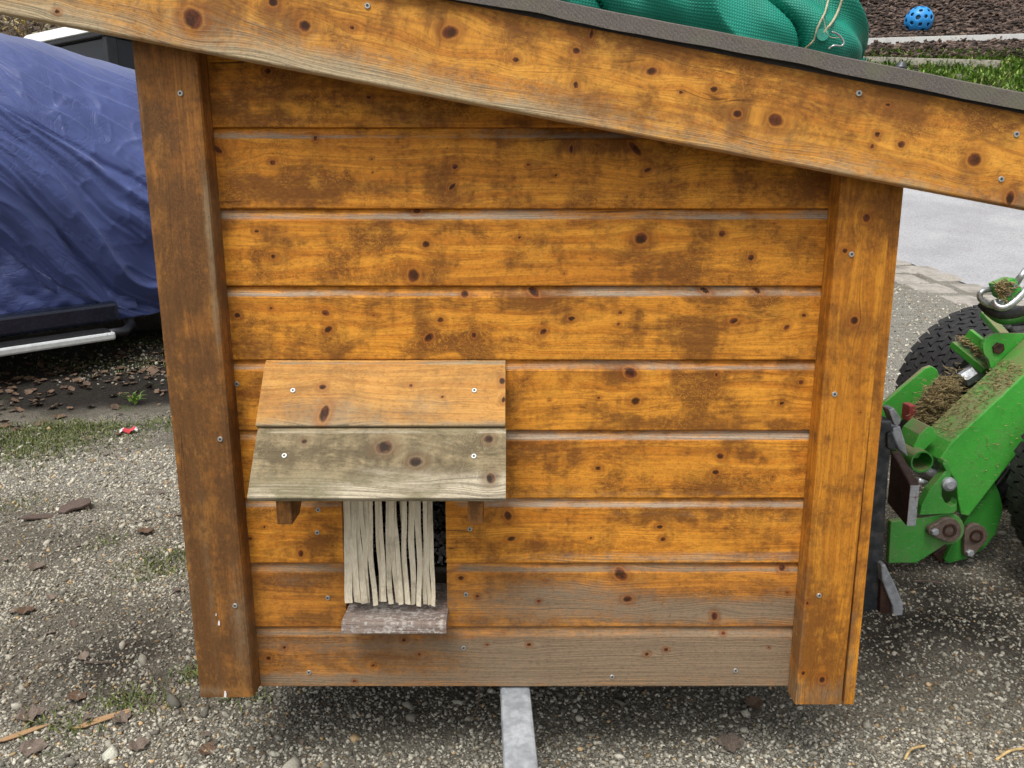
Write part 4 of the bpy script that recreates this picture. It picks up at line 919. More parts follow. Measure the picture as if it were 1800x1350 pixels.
top = np.interp(AA, [-2, .3, .55, .8, 1.1, 1.6, 2.6], [1.0, 1.0, .98, .935, .895, .80, .5])
hem = np.interp(AA, [-1.6, -.5, 0, .15, .35, .62, 2.6], [.95, .88, .72, .60, .42, .24, .22])
f = (HH - .28) / (1.92 - .28); HZ = np.where(BB < .55, hem + (1.92 * top - hem) * f, HH * top)
# folds: long diagonal pleats, creases and crumples, pressed in along the normal
wrp = (fbm(AA * 1.1, HH * 1.1, 3, 31) - .5)
q = HH * .86 + AA * .52 + wrp * .45
def ridge(v): return 1 - np.abs(2 * (v - np.floor(v)) - 1)
side = np.clip((1.82 - HH) / .5, 0, 1) * (BB < .6)
lowamp = np.clip((1.45 - HH) / .8, .15, 1)
d1_ = (np.abs(np.sin(q * math.pi * 2.6)) ** .8 - .5) * .095 * lowamp * (.4 + fbm(AA * 1.5, HH * 1.5, 2, 12))
d2_ = ridge(q * 5.2 + fbm(AA * 3, HH * 3, 3, 13) * .9) ** 2.2 * .040 * np.clip((fbm(AA * 2, HH * 2, 2, 14) - .38) * 6, 0, 1) * np.maximum(lowamp, .45)
q2 = HH * .6 + AA * .85 + wrp * .9
d3_ = ridge(q2 * 9 + fbm(AA * 5, HH * 5, 3, 15) * 1.6) ** 4 * .020 * np.clip(fbm(AA * 3, HH * 3, 2, 16) * 3 - 1.2, 0, 1)
cr1 = np.abs(fbm(AA * 7 + wrp * 4, HH * 9, 4, 17) - .5); d4_ = np.exp(-(cr1 / .016) ** 2) * .012 * (fbm(AA * 2.3, HH * 2.3, 2, 18))
q3 = HH * .92 + AA * .38 + wrp * .3
d5_ = np.exp(-((q3 - 1.30 - .03 * np.sin(AA * 5)) / .028) ** 2) * .030 + np.exp(-((q3 - 1.36) / .02) ** 2) * -.02
def rdg(x, y, sd, pw): return (1 - np.abs(2 * vnoise(x, y, sd) - 1)) ** pw
c1_ = AA * .84 - HH * .54; c2_ = HH * .84 + AA * .54 + wrp * .25
d6_ = rdg(c1_ * 1.8, c2_ * 7, 201, 3) * .024 * (.3 + fbm(AA * 1.7, HH * 1.7, 2, 205)) + rdg(c1_ * 4 + wrp * 3, c2_ * 13, 202, 4) * .010 + rdg(c1_ * 7 + c2_ * 5, c2_ * 6 - c1_ * 4, 203, 6) * .007 * np.clip(fbm(AA * 2.2, HH * 2.2, 2, 206) * 4 - 1.7, 0, 1) + rdg(c1_ * 13 - c2_ * 6, c2_ * 17 + c1_ * 8, 204, 5) * .0035 * np.clip(fbm(AA * 2.6, HH * 2.6, 2, 207) * 4 - 1.6, 0, 1)
def saw(v): 
    f_ = v - np.floor(v); return np.where(f_ < .86, f_ / .86, (1 - f_) / .14)
d7_ = saw(q * 3.7 + wrp * 1.5 + .1) ** 1.6 * .050 * (.25 + fbm(AA * 1.3, HH * 1.3, 2, 208)) * np.maximum(lowamp, .35) + saw(c2_ * 8.3 + fbm(AA * 1.5, HH * 1.5, 2, 209) * 3) ** 2 * .018 * np.clip(fbm(AA * 1.9, HH * 1.9, 2, 210) * 4 - 1.4, 0, 1)
d6_ = d6_ * .6
dis = (d1_ * .75 + d2_ * .3 + d5_ + d7_) * (.25 + .75 * side) + d6_ * (.30 + .7 * side)
dW = np.gradient(WW, axis=0); dH = np.gradient(HH, axis=0); nn = np.hypot(dW, dH); nw, nh = -dH / nn, dW / nn   # outward normal in section
WWd = WW + nw * dis; HZd = HZ + nh * dis * np.where(BB < .02, 0, 1)
# cover narrows toward the nose of the car at the far end
WWd = WWd + np.clip(AA - 1.2, 0, 2) ** 2 * .12 * (BB < .5)
PX_ = O1.x + AA * e1.x + WWd * e2.x; PYv = O1.y + AA * e1.y + WWd * e2.y
slope_base = np.interp(O1.y + AA * e1.y + .8 * e2.y, _yy, _zs)
g0 = np.interp(O1.y + AA * e1.y + np.clip(WW, 0, 1.9) * e2.y, _yy, _zs)
PZv = g0 + HZd
me = gridmesh('outer_cover', PX_, PYv, PZv); fattr(me, 'wood', np.stack([AA * .84 - HH * .54, HH * .84 + AA * .54, AA * 0], -1).reshape(-1, 3)); o = link('outer_cover', me, M['cover'], cover, smooth=True); o.location = -cover.location
sm_ = o.modifiers.new('thickness', 'SOLIDIFY'); sm_.thickness = .004
# inner layer hanging lower at the left, in the shade of the flap
na2, nb2 = 150, 90; A2, B2 = np.meshgrid(np.linspace(-1.6, .75, na2), np.linspace(0, 1, nb2))
hz = np.interp(A2, [-1.6, 0, .3, .75], [.30, .30, .32, .30]) + (1.0 - .30) * B2 + (fbm(A2 * 4, A2 * 0, 2, 23) - .5) * .03
w2 = .10 + .02 * B2 + (fbm(A2 * 5, hz * 5, 4, 21) - .5) * .07 + ridge(hz * 6 + A2 * 4 + fbm(A2 * 3, hz * 3, 3, 22) * 2) ** 3 * .02
gx2 = O1.x + A2 * e1.x + w2 * e2.x; gy2 = O1.y + A2 * e1.y + w2 * e2.y
me = gridmesh('inner_cover', gx2, gy2, np.interp(gy2, _yy, _zs) + hz); fattr(me, 'wood', np.stack([A2, hz + 4, A2 * 0], -1).reshape(-1, 3)); o = link('inner_cover', me, M['cover'], cover, smooth=True); o.location = -cover.location
# the car under it
CR = Vector((O1.x + .6, O1.y + 1.2, gz(Vector((0, O1.y + 1.2, 0)))))
ccar = empty('parked_car', CR, 'dark car under the blue cover with a pale step along its sill', 'car')
def P_(a, w, h):
    p = O1 + e1 * a + e2 * w; return Vector((p.x, p.y, gz(O1 + e1 * a + e2 * min(max(w, 0), 1.9)) + h))
def cq(o): o.parent = ccar; o.location = -CR; return o
def bar(name, a0, a1, w0, w1, h0, h1, mat, bevel=.01):
    m = MB(); b = len(m.v)
    for a in (a0, a1):
        for w in (w0, w1):
            for h in (h0, h1): m.v.append(P_(a, w, h))
    for qd in ((0, 1, 3, 2), (4, 6, 7, 5), (0, 4, 5, 1), (2, 3, 7, 6), (0, 2, 6, 4), (1, 5, 7, 3)): m.f.append([b + x for x in qd])
    return cq(m.build(name, mat, ccar, bevel=bevel))
bar('body', -1.5, 1.9, .16, 1.75, .26, 1.2, M['car_black'], .05)
bar('cabin', -1.4, .5, .55, 1.5, 1.18, 1.75, M['car_black'], .1)
bar('sill', -.2, .62, .02, .17, .255, .37, M['car_navy'], .02)
bar('sill', -1.45, -.22, .05, .17, .25, .36, M['car_black'], .02)
for k, (a0, a1) in enumerate(((-1.5, .56),)):
    bar('side_step', a0, a1, -.10, .06, .17, .215, M['alu'], .012); bar('step_tread', a0, a1 - .02, -.085, .05, .2155, .225, M['car_black'], .003)
m = MB(); m.tube([P_(.5, -.02, .2), P_(.64, .02, .19), P_(.7, .1, .2), P_(.7, .2, .25)], .028, 10); cq(m.build('step_end', M['car_black'], ccar, smooth=True))
for (a, w) in ((1.25, .30), (-1.1, .30), (1.25, 1.6), (-1.1, 1.6)):
    W_ = empty('wheel', (0, 0, 0)); W_.parent = ccar; W_.location = -CR
    c = P_(a, w - .1, .33); m = MB(); m.lathe(c, e2, [(.19, .0), (.25, -.01), (.315, .01), (.33, .05), (.33, .17), (.315, .21), (.25, .22), (.19, .21)], 36); m.build('tyre', M['rubber'], W_, smooth=True)
    m = MB(); m.lathe(c, e2, [(0, .04), (.08, .03), (.17, .05), (.2, .01), (.2, .2), (0, .2)], 24); m.build('rim', M['worn_steel'], W_, smooth=True)

# ================================================================== WHITE VEHICLE behind the covered car
VC = Vector((-4.43, 9.0, 0)); v1 = Vector((-.857, .514, 0)); v2 = Vector((.514, .857, 0)); ZR = 3.23
van = empty('white_van', (VC.x, VC.y + 1.5, 1.3), 'white vehicle with black window pillars behind the blue cover, top left', 'van')
VL = -van.location
def vb(name, a0, a1, b0, b1, z0, z1, mat, bevel=.02, par=None, taper=0):
    m = MB()
    for a in (a0, a1):
        for b in (b0, b1):
            for z in (z0, z1):
                ca, cb = (a0 + a1) / 2, (b0 + b1) / 2; k = 1 - taper if z == z1 else 1
                m.v.append(VC + v1 * (ca + (a - ca) * k) + v2 * (cb + (b - cb) * k) + ez * z)
    for qd in ((0, 1, 3, 2), (4, 6, 7, 5), (0, 4, 5, 1), (2, 3, 7, 6), (0, 2, 6, 4), (1, 5, 7, 3)): m.f.append(list(qd))
    o = m.build(name, mat, par or van, bevel=bevel); o.location = VL if par is None else (0, 0, 0); return o
vb('body', -.05, 1.75, -.05, 4.0, 1.55, 2.55, M['white'], .08)
vb('roof', -.06, 1.76, -.06, 3.6, ZR, ZR + .16, M['white'], .05, taper=.06)
for (a, b) in ((0, 0), (1.62, 0), (0, 3.4), (1.62, 3.4), (0, 1.2), (0, 2.3), (1.62, 1.2), (1.62, 2.3)):
    vb('pillar', a, a + .09, b, b + .12, 2.5, ZR + .02, M['car_black'], .01)
for a in (.02, 1.68):
    for b0, b1 in ((.13, 1.19), (1.33, 2.29), (2.43, 3.39)): vb('window_pane', a, a + .02, b0, b1, 2.52, ZR + .01, M['glass'], 0)
for b in (.03, 3.48): vb('window_pane', .10, 1.61, b, b + .02, 2.52, ZR + .01, M['glass'], 0)
vb('window_trim', -.03, 1.74, -.03, 3.55, ZR - .05, ZR - .003, M['car_black'], .01)
for (a, b) in ((.15, .8), (1.6, .8), (.15, 3.2), (1.6, 3.2)):
    c = VC + v1 * (a - .1) + v2 * b; c.z = float(zf(c.x, c.y)) + .34; m = MB(); m.lathe(c, v1, [(.2, 0), (.32, 0), (.34, .03), (.34, .17), (.32, .2), (.2, .2)], 28); o = m.build('tyre', M['rubber'], van, smooth=True); o.location = VL

# ================================================================== BAG on the roof
rp0 = fo + fup * (FWID + .0255)
def rz(x): return rp0.z + (x - rp0.x) * fdir.z / fdir.x
bag = empty('mesh_bag', (.38, 1.66, rz(.38)), 'green woven mesh bag with a cord lying on the hut roof', 'bag')
nu, nv = 170, 150; Uu, Vv = np.meshgrid(np.linspace(0, 1, nu), np.linspace(0, 1, nv)); an = Vv * 2 * math.pi
x0_, x1_ = -.08, .688
prf = np.clip(1 - (np.abs(Uu * 2 - 1)) ** 5.5, 0, 1) ** .5
xx_ = x0_ + (x1_ - x0_) * Uu
cyl_y = np.cos(an); cyl_z = np.sin(an)
ry_, rz_ = .165, .118
fold = (fbm(Uu * 4 + np.cos(an) * .6, np.sin(an) * 1.3 + Uu * 3, 2, 61) - .5)
qf = Uu * 3.2 + np.sin(an) * .55 + fold * 1.3
dsp = ridge(qf * .8) ** 1.5 * .040 - np.exp(-((np.mod(qf * .8 + .5, 1) - .5) / .035) ** 2) * .022 + fold * .03
rr_ = 1 + dsp / .14
yb = 1.655 + ry_ * cyl_y * prf * rr_; zb2 = rz_ * cyl_z * prf * rr_
zb2 = np.maximum(zb2, -.092 + .02 * np.abs(cyl_y) * (1 - prf))
xb = xx_ + fold * .03 + (1 - prf) * .02 * np.sin(an * 3)
zz_ = rp0.z + (xb - rp0.x) * fdir.z / fdir.x + .096 + zb2
me = gridmesh('bag_body', xb, yb, zz_); fattr(me, 'wood', np.stack([Uu.ravel() * .785, Vv.ravel() * .85, Uu.ravel() * 0], -1))
o = link('bag_body', me, M['bag'], bag, smooth=True); o.location = -bag.location
def bagy(px, py):   # front surface of the bag along the view ray
    best = None; d = ray(px, py)
    for Yt in np.arange(1.44, 1.8, .003):
        p = U(px, py, Yt); i = int(round((p.x - x0_) / (x1_ - x0_) * (nu - 1)))
        if 0 <= i < nu:
            col_y = yb[:, i]; col_z = zz_[:, i]
            zt_, zb__ = col_z.max(), col_z.min()
            if zb__ <= p.z <= zt_:
                k = np.argmin(np.abs(col_z - p.z) + (col_y > 1.655) * 9)
                if p.y >= col_y[k] - .006: return Yt - .004
    return 1.56
def bc(name, pts, r, mat):
    P3 = [U(a, b, bagy(a, b)) for a, b in pts]
    m = MB(); m.tube(catmull(P3, 7), r, 8); o = m.build(name, mat, bag, smooth=True); o.location = -bag.location; return o
bc('drawcord', [(1456, 0), (1450, 22), (1443, 36), (1436, 52), (1432, 68), (1424, 78), (1412, 88)], .0018, M['cord'])
bc('drawcord', [(1480, 0), (1472, 22), (1462, 40), (1450, 54), (1444, 62)], .0022, M['cord'])
bc('drawcord', [(1462, 56), (1472, 60), (1480, 68), (1483, 76), (1478, 81), (1466, 80), (1456, 86)], .0018, M['chrome'])
bc('loose_thread', [(1447, 30), (1450, 44), (1453, 58), (1462, 66), (1476, 66)], .0007, M['cord'])
p = U(1445, 62, bagy(1445, 62)); m = MB(); m.lathe(p, (0, -1, .2), [(.0055, 0), (.011, .0), (.011, .003), (.0055, .003)], 18); o = m.build('eyelet', M['bag_hem'], bag); o.location = -bag.location

# ================================================================== BANK: edging boards, ball, grass, chips
def edge_board(name, a, b, h, th, mat, lab):
    A_, B_ = UG(*a), UG(*b); d = (B_ - A_); L = d.length; d.normalize(); n_ = d.cross(ez).normalized(); up = n_.cross(d)
    m = MB(); m.box((A_ + B_) / 2 + up * (h / 2 - .04), L, th, h, (d, n_, up)); o = m.build(name, mat, None, bevel=.006)
    return tag(o, lab, 'edging board', 'timber edgings on the bank')
edge_board('edging_board', (1380, 108), (1756, 119), .15, .05, M['edging'], 'grey timber edging along the top of the grass strip')
edge_board('edging_board', (1330, 88), (2050, 66), .17, .07, M['edging_w'], 'pale timber edging in front of the blue ball')
bp = UG(1615, 58); br = .235
bm = bmesh.new(); bmesh.ops.create_icosphere(bm, subdivisions=5, radius=br)
dirs = [v.co.normalized() for v in (lambda b: (bmesh.ops.create_icosphere(b, subdivisions=1, radius=1), b)[1])(bmesh.new()).verts]
ico2 = bmesh.new(); bmesh.ops.create_icosphere(ico2, subdivisions=2, radius=1); mids = [v.co.normalized() for v in ico2.verts if all((v.co.normalized() - d).length > .1 for d in dirs)]
rotm = Matrix.Rotation(.5, 3, 'X') @ Matrix.Rotation(.35, 3, 'Z'); dirs = [rotm @ d for d in dirs]; mids = [rotm @ d for d in mids]
big = max(dirs, key=lambda d: d.dot(Vector((.9, -.4, .2))))
kill = []
for fc in bm.faces:
    c = fc.calc_center_median().normalized()
    if any(c.angle(d) < (.40 if d == big else .17) for d in dirs) or any(c.angle(d) < .135 for d in mids): kill.append(fc)
bmesh.ops.delete(bm, geom=kill, context='FACES'); me = bpy.data.meshes.new('hay_ball'); bm.to_mesh(me); bm.free()
ball = link('hay_ball', me, M['ball'], None, smooth=True); ball.location = bp + Vector((0, .05, br - .02)); tag(ball, 'bright blue plastic ball with round holes on the bark mulch', 'ball')
sd = ball.modifiers.new('wall', 'SOLIDIFY'); sd.thickness = .012; sd.offset = -1
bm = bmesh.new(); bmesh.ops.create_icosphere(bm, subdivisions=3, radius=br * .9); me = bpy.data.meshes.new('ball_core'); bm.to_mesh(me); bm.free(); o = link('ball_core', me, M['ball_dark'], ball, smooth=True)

def blades(name, P, hgt, wid, lean, mat, seed, n_seg=2):
    r = np.random.default_rng(seed); n = len(P); th = r.uniform(0, 2 * np.pi, n); h = hgt * r.uniform(.5, 1.3, n); w = wid * r.uniform(.6, 1.3, n)
    d = np.stack([np.cos(th), np.sin(th), 0 * th], -1); t = np.stack([-np.sin(th), np.cos(th), 0 * th], -1)
    ln = lean * r.uniform(.2, 1.4, n)
    b0 = P - t * w[:, None] / 2; b1 = P + t * w[:, None] / 2
    mid = P + d * (ln * h * .35)[:, None] + np.array([0, 0, 1]) * (h * .6)[:, None]
    m0 = mid - t * w[:, None] * .4; m1 = mid + t * w[:, None] * .4
    tip = P + d * (ln * h)[:, None] + np.array([0, 0, 1]) * (h * np.clip(1.05 - .35 * ln, .3, 1))[:, None]
    V = np.stack([b0, b1, m1, m0, tip + t * w[:, None] * .08, tip - t * w[:, None] * .08], 1).reshape(-1, 3)
    base = np.arange(n)[:, None] * 6
    Fq = np.concatenate([base + np.array([0, 1, 2, 3]), base + np.array([3, 2, 4, 5])], 0)
    me = npmesh(name, V, Fq); fattr(me, 'tint', np.repeat(r.uniform(0, 1, n) ** 1.2, 6), 'FLOAT'); return link(name, me, mat)
NMOSS = .5
r = np.random.default_rng(21)
n = 30000; gx = r.uniform(3.4, 11, n); gy = r.uniform(11.5, 13.75, n); keep = fbm(gx * 1.5, gy * 1.5, 3, 71) > .22; gx, gy = gx[keep], gy[keep]
g = blades('bank_grass', np.stack([gx, gy, zf(gx, gy) - .01], -1), .11, .028, 1.1, M['grassblade'], 22); tag(g, 'short green grass on the bank below the timber edging', 'grass', kind='stuff')
# chips
def lumps(name, P, size, mat, cols, seed, flat=.35, nvar=8, kind='ico', elong=1.0):
    r = np.random.default_rng(seed); n = len(P)
    bmx = bmesh.new(); 
    if kind == 'ico': bmesh.ops.create_icosphere(bmx, subdivisions=1, radius=1)
    else: bmesh.ops.create_cube(bmx, size=2)
    bv = np.array([v.co[:] for v in bmx.verts]); bf = np.array([[v.index for v in f_.verts] for f_ in bmx.faces]); bmx.free()
    var = [bv * r.uniform(.58, 1.32, (len(bv), 1)) for _ in range(nvar)]
    vi = r.integers(0, nvar, n); B0 = np.array(var)[vi]
    sc = np.stack([size * elong * r.uniform(.8, 1.3, n), size * r.uniform(.6, 1.0, n), size * flat * r.uniform(.7, 1.5, n)], -1)
    B0 = B0 * sc[:, None, :]
    a = r.uniform(0, 2 * np.pi, n); tx = r.normal(0, .28, n); ty = r.normal(0, .28, n)
    ca, sa = np.cos(a)[:, None], np.sin(a)[:, None]
    x, y, z = B0[..., 0], B0[..., 1], B0[..., 2]
    x, y = x * ca - y * sa, x * sa + y * ca
    z = z + x * tx[:, None] + y * ty[:, None]
    V = np.stack([x, y, z], -1) + P[:, None, :]
    nvv = bv.shape[0]; Fq = (bf[None] + (np.arange(n) * nvv)[:, None, None]).reshape(-1, bf.shape[1])
    me = npmesh(name, V.reshape(-1, 3), Fq); c4 = np.concatenate([cols, np.ones((n, 1))], 1); fattr(me, 'tint', np.repeat(c4, nvv, 0), 'FLOAT_COLOR'); return link(name, me, mat)
n = 16000; gx = r.uniform(2.8, 12, n); gy = 13.6 + 4.2 * r.uniform(0, 1, n) ** 1.3; cc = r.uniform(0, 1, (n, 1)) ** 2
cols = np.array([[.03, .019, .014]]) + cc * np.array([[.17, .12, .095]])
o = lumps('bark_chips', np.stack([gx, gy, zf(gx, gy) + .03], -1), r.uniform(.018, .045, n), M['chip'], cols, 31, .3, kind='cube', elong=1.5); tag(o, 'brown bark chips covering the slope around the blue ball', 'bark chips', kind='stuff')
n = 5000; gx = r.uniform(-12, -4, n); gy = r.uniform(12.5, 17, n); cc = r.uniform(0, 1, (n, 1)) ** 1.5; cols = np.array([[.05, .04, .025]]) + cc * np.array([[.28, .24, .15]])
o = lumps('bank_litter', np.stack([gx, gy, zf(gx, gy) + .03], -1), r.uniform(.02, .06, n), M['chip'], cols, 33, .3, kind='cube', elong=1.6); tag(o, 'pale dry plant litter on the slope behind the white vehicle', 'plant litter', kind='stuff')

# bare shrub top left
sh = empty('bare_shrub', (-7.0, 11.6, float(zf(-7, 11.6))), 'bare shrub with a few yellow leaves above the blue cover, far left', 'shrub')
rs = random.Random(4); stems = MB(); twigs = MB(); lv = MB()
def grow(p, d, L, r0, dep):
    pts = [p]; 
    for i in range(5):
        d = (d + Vector((rs.gauss(0, .13), rs.gauss(0, .13), rs.gauss(.02, .08)))).normalized(); pts.append(pts[-1] + d * L / 5)
    (stems if dep == 0 else twigs).tube(pts, [r0 * (1 - .12 * i) for i in range(6)], 6, False)
    if dep < 3:
        for i in range(2, 6):
            for _ in range(2 if dep < 2 else 1):
                dd = (d + Vector((rs.gauss(0, .6), rs.gauss(0, .6), rs.gauss(.1, .4)))).normalized(); grow(pts[i], dd, L * rs.uniform(.4, .62), r0 * .5, dep + 1)
    elif rs.random() < .5:
        q_ = pts[-1]; u_ = Vector((rs.gauss(0, 1), rs.gauss(0, 1), rs.gauss(0, 1))).normalized(); w_ = u_.orthogonal().normalized(); s_ = rs.uniform(.03, .06); b = len(lv.v)
        lv.v += [q_, q_ + u_ * s_ + w_ * s_ * .45, q_ + u_ * s_ * 2, q_ + u_ * s_ - w_ * s_ * .45]; lv.f.append([b, b + 1, b + 2, b + 3])
for k in range(6): grow(Vector((rs.uniform(-1.2, 1.2), rs.uniform(-.5, .5), -.05)), Vector((rs.gauss(0, .35), rs.gauss(0, .3), 1)).normalized(), rs.uniform(1.3, 2.0), .035, 0)
for (mb, nm, mt) in ((stems, 'stem', M['twig']), (twigs, 'twig', M['twig']), (lv, 'leaf', M['yleaf'])):
    o = link(nm, pmesh(nm, mb.v, mb.f), mt, sh); o['kind'] = 'stuff'

# ================================================================== YARD: stones, leaves, moss, bits
def visible(x, y):
    z = zf(x, y) - H; c = y * math.cos(TH) - z * math.sin(TH); u_ = x / c * F + 900; v_ = -(y * math.sin(TH) + z * math.cos(TH)) / c * F + 675
    return (c > .2) & (u_ > -260) & (u_ < 2060) & (v_ < 1560)
r = np.random.default_rng(77)
def yard(n, ylo, yhi, size, seed, pw=1.0, dens=.5):
    y_ = ylo + (yhi - ylo) * r.uniform(0, 1, n) ** pw; x_ = r.uniform(-1, 1, n) * (.35 + y_ * .85)
    k = visible(x_, y_) & ~((np.abs(x_ - .02) < .5) & (y_ > 1.95) & (y_ < 3.3)) & (x_ < redge(y_) - .6)
    x_, y_ = x_[k], y_[k]; dn = fbm(x_ * 1.3, y_ * 1.3, 4, 91) - .17 * mud_shade_f(x_, y_); k = (dn + r.uniform(-.22, .22, len(x_))) > dens; x_, y_ = x_[k], y_[k]
    n = len(x_); s_ = size * np.exp(r.normal(0, .33, n)); sh_ = r.uniform(0, 1, (n, 1))
    base = np.array([[.17, .158, .125]]) + sh_ ** 1.1 * np.array([[.53, .505, .42]]); tanm = (r.uniform(0, 1, (n, 1)) > .93); base = base * np.where(tanm, np.array([[1.05, .78, .50]]), 1.0); dkm = r.uniform(0, 1, (n, 1)) > .8; base = base * np.where(dkm, .4, 1) * (1 - .35 * np.clip(mud_shade_f(x_, y_), -.8, 1))[:, None]  # stones darken with the same dirt and painted shade
    return np.stack([x_, y_, zf(x_, y_) + s_ * .18], -1), s_, base
P1, S1, C1 = yard(125000, 1.15, 3.2, .0035, 1, 1.0, .36); P2, S2, C2 = yard(36000, 2.8, 7.2, .0062, 2, .9, .38); P3, S3, C3 = yard(2600, 1.15, 4.5, .0072, 3, .9, .45); P4, S4, C4 = yard(40, 1.2, 3.0, .012, 4, .9, .5)
o = lumps('gravel', np.concatenate([P1, P2, P3, P4]), np.concatenate([S1, S2, S3, S4]), M['stone'], np.concatenate([C1, C2, C3, np.clip(C4 * 1.15, 0, .6)]), 41, .62); tag(o, 'pale grey and cream gravel stones strewn over the yard', 'gravel', kind='stuff')

def leafmesh(name, seed):
    rl = random.Random(seed); m = MB(); n = 7; cu = rl.uniform(.2, .7); tw = rl.uniform(-.3, .3)
    for i in range(n + 1):
        t = i / n; w = .42 * math.sin(math.pi * min(1, t * .95 + .04)) ** .8 * (1 + .28 * math.sin(i * 2.6 + seed)); z = cu * (t - .5) ** 2 + .04 * math.sin(i * 1.7)
        for sg in (-1, 0, 1): m.v.append(Vector((t - .5, sg * w, z + abs(sg) * .16 * w * (1 + rl.uniform(-.6, .6)) + sg * tw * .12)))
    for i in range(n):
        for k in range(2): a = i * 3 + k; m.f.append([a, a + 1, a + 4, a + 3])
    return pmesh(name, m.v, m.f)
lms = [leafmesh('dry_leaf', k) for k in range(5)]
def leafstuff(name, P, size, mat, lab, seed):
    r = np.random.default_rng(seed); Vs = []; Fs = []; b = 0
    for k in range(len(P)):
        me = lms[r.integers(0, 5)]; v = np.array([x.co[:] for x in me.vertices]) * size * r.uniform(.6, 1.4); a = r.uniform(0, 6.28); c, s_ = math.cos(a), math.sin(a)
        v = v @ np.array([[c, -s_, 0], [s_, c, 0], [0, 0, 1]]).T; tx, ty = r.normal(0, .25, 2); v[:, 2] += v[:, 0] * tx + v[:, 1] * ty; Vs.append(v + P[k]); Fs += [[i + b for i in f_.vertices] for f_ in me.polygons]; b += len(v)
    return tag(link(name, npmesh(name, np.concatenate(Vs), np.array(Fs)), mat), lab, 'leaf litter', kind='stuff')
n = 700; a_ = r.uniform(-1.4, 1.7, n); w_ = r.normal(-.15, .33, n); lx = O1.x + a_ * e1.x + w_ * e2.x; ly = O1.y + a_ * e1.y + w_ * e2.y
leafstuff('leaf_litter', np.stack([lx, ly, zf(lx, ly) + .008], -1), .038, M['leaf_dry'], 'brown leaf litter in the shade under the covered car', 51)
n = 150; lx = r.uniform(-3.0, -.3, n); ly = r.uniform(1.4, 4.2, n)
leafstuff('small_leaf_litter', np.stack([lx, ly, zf(lx, ly) + .008], -1), .022, M['leaf_grey'], 'tiny grey-brown leaf scraps scattered on the gravel left of the hut', 52)
# single leaves, bark, twigs, wrapper
def place(ob, px, py, size, rz_=0, lift=.008, tilt=(0, 0)):
    p = UG(px, py); ob.location = p + Vector((0, 0, lift)); sl = math.atan2(float(zf(p.x, p.y + .1)) - float(zf(p.x, p.y - .1)), .2)
    ob.rotation_euler = (sl + tilt[0], tilt[1], rz_); ob.scale = (size,) * 3; return ob
for k, (a, b, s_, rz_, mt) in enumerate([(105, 736, .06, .4, 'leaf_dry'), (8, 752, .07, 1, 'leaf_dry'), (65, 1000, .05, .2, 'leaf_grey'), (255, 938, .06, 2.2, 'leaf_dry'), (55, 1262, .06, .5, 'leaf_grey'), (215, 1268, .045, 1.1, 'leaf_grey'), (60, 1320, .055, .2, 'leaf_grey'), (135, 1232, .05, 2.0, 'leaf_dry'), (245, 1315, .045, .7, 'leaf_grey'), (45, 1078, .05, .3, 'leaf_dry'), (1325, 1243, .05, .6, 'leaf_dry'), (1285, 1312, .06, .1, 'leaf_grey'), (365, 1325, .045, 1.4, 'leaf_dry')]):
    LB = ['dry brown leaf in the moss strip left of the red wrapper', 'dry brown leaf at the left edge beside the moss strip', 'grey-brown leaf on the gravel at the left, below the bark crumb', 'pale brown leaf on the gravel close to the left post', 'grey leaf near the bottom left corner, above the short splinter', 'grey leaf just right of the long splinter', 'grey leaf at the lower left, below the short splinter', 'brown leaf above the long orange splinter', 'small grey leaf at the bottom, below the long splinter', 'brown leaf on the dark dirt at the left edge', 'brown leaf under the hut beside the right post', 'grey-brown leaf at the bottom, right of the galvanised bar', 'brown leaf at the bottom, below the left post'][k]; o = bpy.data.objects.new('dry_leaf', lms[k % 5].copy()); o.data.materials.append(M[mt]); COL.objects.link(o); place(o, a, b, s_, rz_)
    tag(o, LB, 'leaf', 'fallen leaves on the gravel')
def flake(name, mat, seed, elong=2.2):
    rl = random.Random(seed); m = MB(); n = 11; pts = [Vector((elong * .5 * math.cos(2 * math.pi * k / n) * rl.uniform(.75, 1.1), .5 * math.sin(2 * math.pi * k / n) * rl.uniform(.6, 1.1), rl.uniform(-.03, .06))) for k in range(n)]
    m.prism(pts, (0, 0, .12)); return m.build(name, mat, None, bevel=.02)
o = place(flake('bark_piece', M['bark'], 3, 1.7), 133, 897, .075, .45, .012, (.1, -.25)); tag(o, 'dark bark flake lying on the gravel between hut and car', 'bark')
o = place(flake('bark_piece', M['bark'], 9, 2.6), 72, 912, .05, .5, .006, (.05, .1)); tag(o, 'smaller dark bark crumb beside the larger bark flake', 'bark')
o = place(flake('wood_splinter', M['splinter'], 5, 6), 178, 1270, .021, .5, .006, (0, -.06)); tag(o, 'long orange-brown wood splinter on the gravel near the left post', 'splinter')
o = place(flake('wood_splinter', M['splinter'], 6, 6), 42, 1293, .018, .55, .006, (0, -.05)); tag(o, 'short orange wood splinter near the bottom left corner', 'splinter')
def twig(px, r0, lab, name='twig', mat='twig'):
    P3 = [UG(a, b) + Vector((0, 0, .006 + c)) for a, b, c in px]; m = MB(); m.tube(catmull(P3, 5), r0, 6); o = m.build(name, M[mat], None, smooth=True); tag(o, lab, 'twig')
twig([(838, 1213, .03), (843, 1235, .02), (840, 1250, .012), (829, 1274, .004)], .0016, 'thin pale stalk lying below the middle of the hut')
twig([(150, 1168, 0), (175, 1170, .004), (198, 1168, 0)], .0018, 'short dark twig on the gravel at lower left', mat='bark')
twig([(1590, 1340, 0), (1600, 1326, .006), (1625, 1318, .004)], .003, 'curled straw-coloured stalk at the bottom right', mat='straw')
twig([(1750, 1340, 0), (1775, 1328, .006), (1810, 1322, .004)], .003, 'straw-coloured stalk in the bottom right corner', mat='straw')
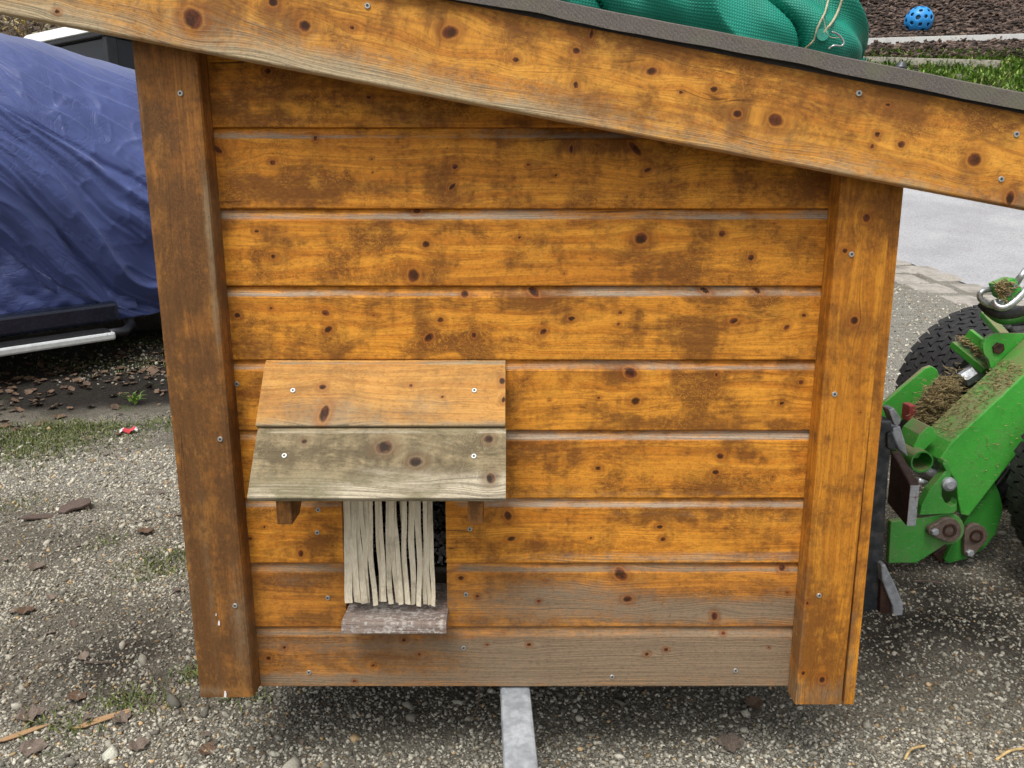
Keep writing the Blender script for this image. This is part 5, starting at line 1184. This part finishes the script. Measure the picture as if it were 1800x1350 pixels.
twig([(1605, 1027, .004), (1630, 1029, .008), (1658, 1031, .004)], .003, 'thin dark stick on the gravel beside the loader', mat='bark')
m = MB(); rl = random.Random(8); nn_ = 7
for i in range(nn_):
    for j in range(5): m.v.append(Vector((i / (nn_ - 1) - .5, (j / 4 - .5) * .6, rl.uniform(0, .16) + .1 * math.sin(i * 1.7))))
for i in range(nn_ - 1):
    for j in range(4): a = i * 5 + j; m.f.append([a, a + 1, a + 6, a + 5])
o = m.build('candy_wrapper', M['wrapper'], None); place(o, 228, 762, .075, .25, .012); o.data.materials.append(M['wrapper_w'])
for f_ in o.data.polygons:
    if f_.center.x < -.28 or f_.center.x > .38: f_.material_index = 1
tag(o, 'crumpled red and white wrapper on the gravel near the hut', 'wrapper')
# moss and grass in the gravel
def patch(px, py, rx, ry, n):
    n = int(n * (1.2 if py < 820 else .5)); c = UG(px, py); return np.stack([c.x + r.normal(0, rx, n), c.y + r.normal(0, ry, n)], -1)
Q = np.concatenate([patch(60, 775, .22, .10, 2600), patch(140, 752, .16, .05, 1100), patch(10, 800, .15, .1, 900), patch(275, 1000, .06, .05, 420), patch(300, 985, .05, .05, 300), patch(190, 955, .03, .03, 120), patch(235, 1235, .05, .025, 420), patch(330, 1190, .025, .02, 160), patch(130, 1282, .03, .02, 140), patch(70, 1280, .03, .02, 100), patch(285, 745, .06, .05, 250), patch(20, 890, .10, .05, 260), patch(430, 1228, .04, .02, 160), patch(210, 640, .4, .12, 900), patch(270, 600, .3, .1, 500)])
g = blades('moss_tufts', np.stack([Q[:, 0], Q[:, 1], zf(Q[:, 0], Q[:, 1])], -1), .017, .0035, 1.2, M['moss'], 61); tag(g, 'small green moss and grass tufts growing through the gravel', 'moss', kind='stuff')
pc = UG(238, 712); Q = np.stack([pc.x + r.normal(0, .012, 26), pc.y + r.normal(0, .012, 26), np.full(26, pc.z) + r.uniform(0, .05, 26)], -1)
g = blades('seedling', Q, .035, .012, 1.3, M['grassblade'], 62); tag(g, 'tiny bright green seedling beside the left post', 'plant')
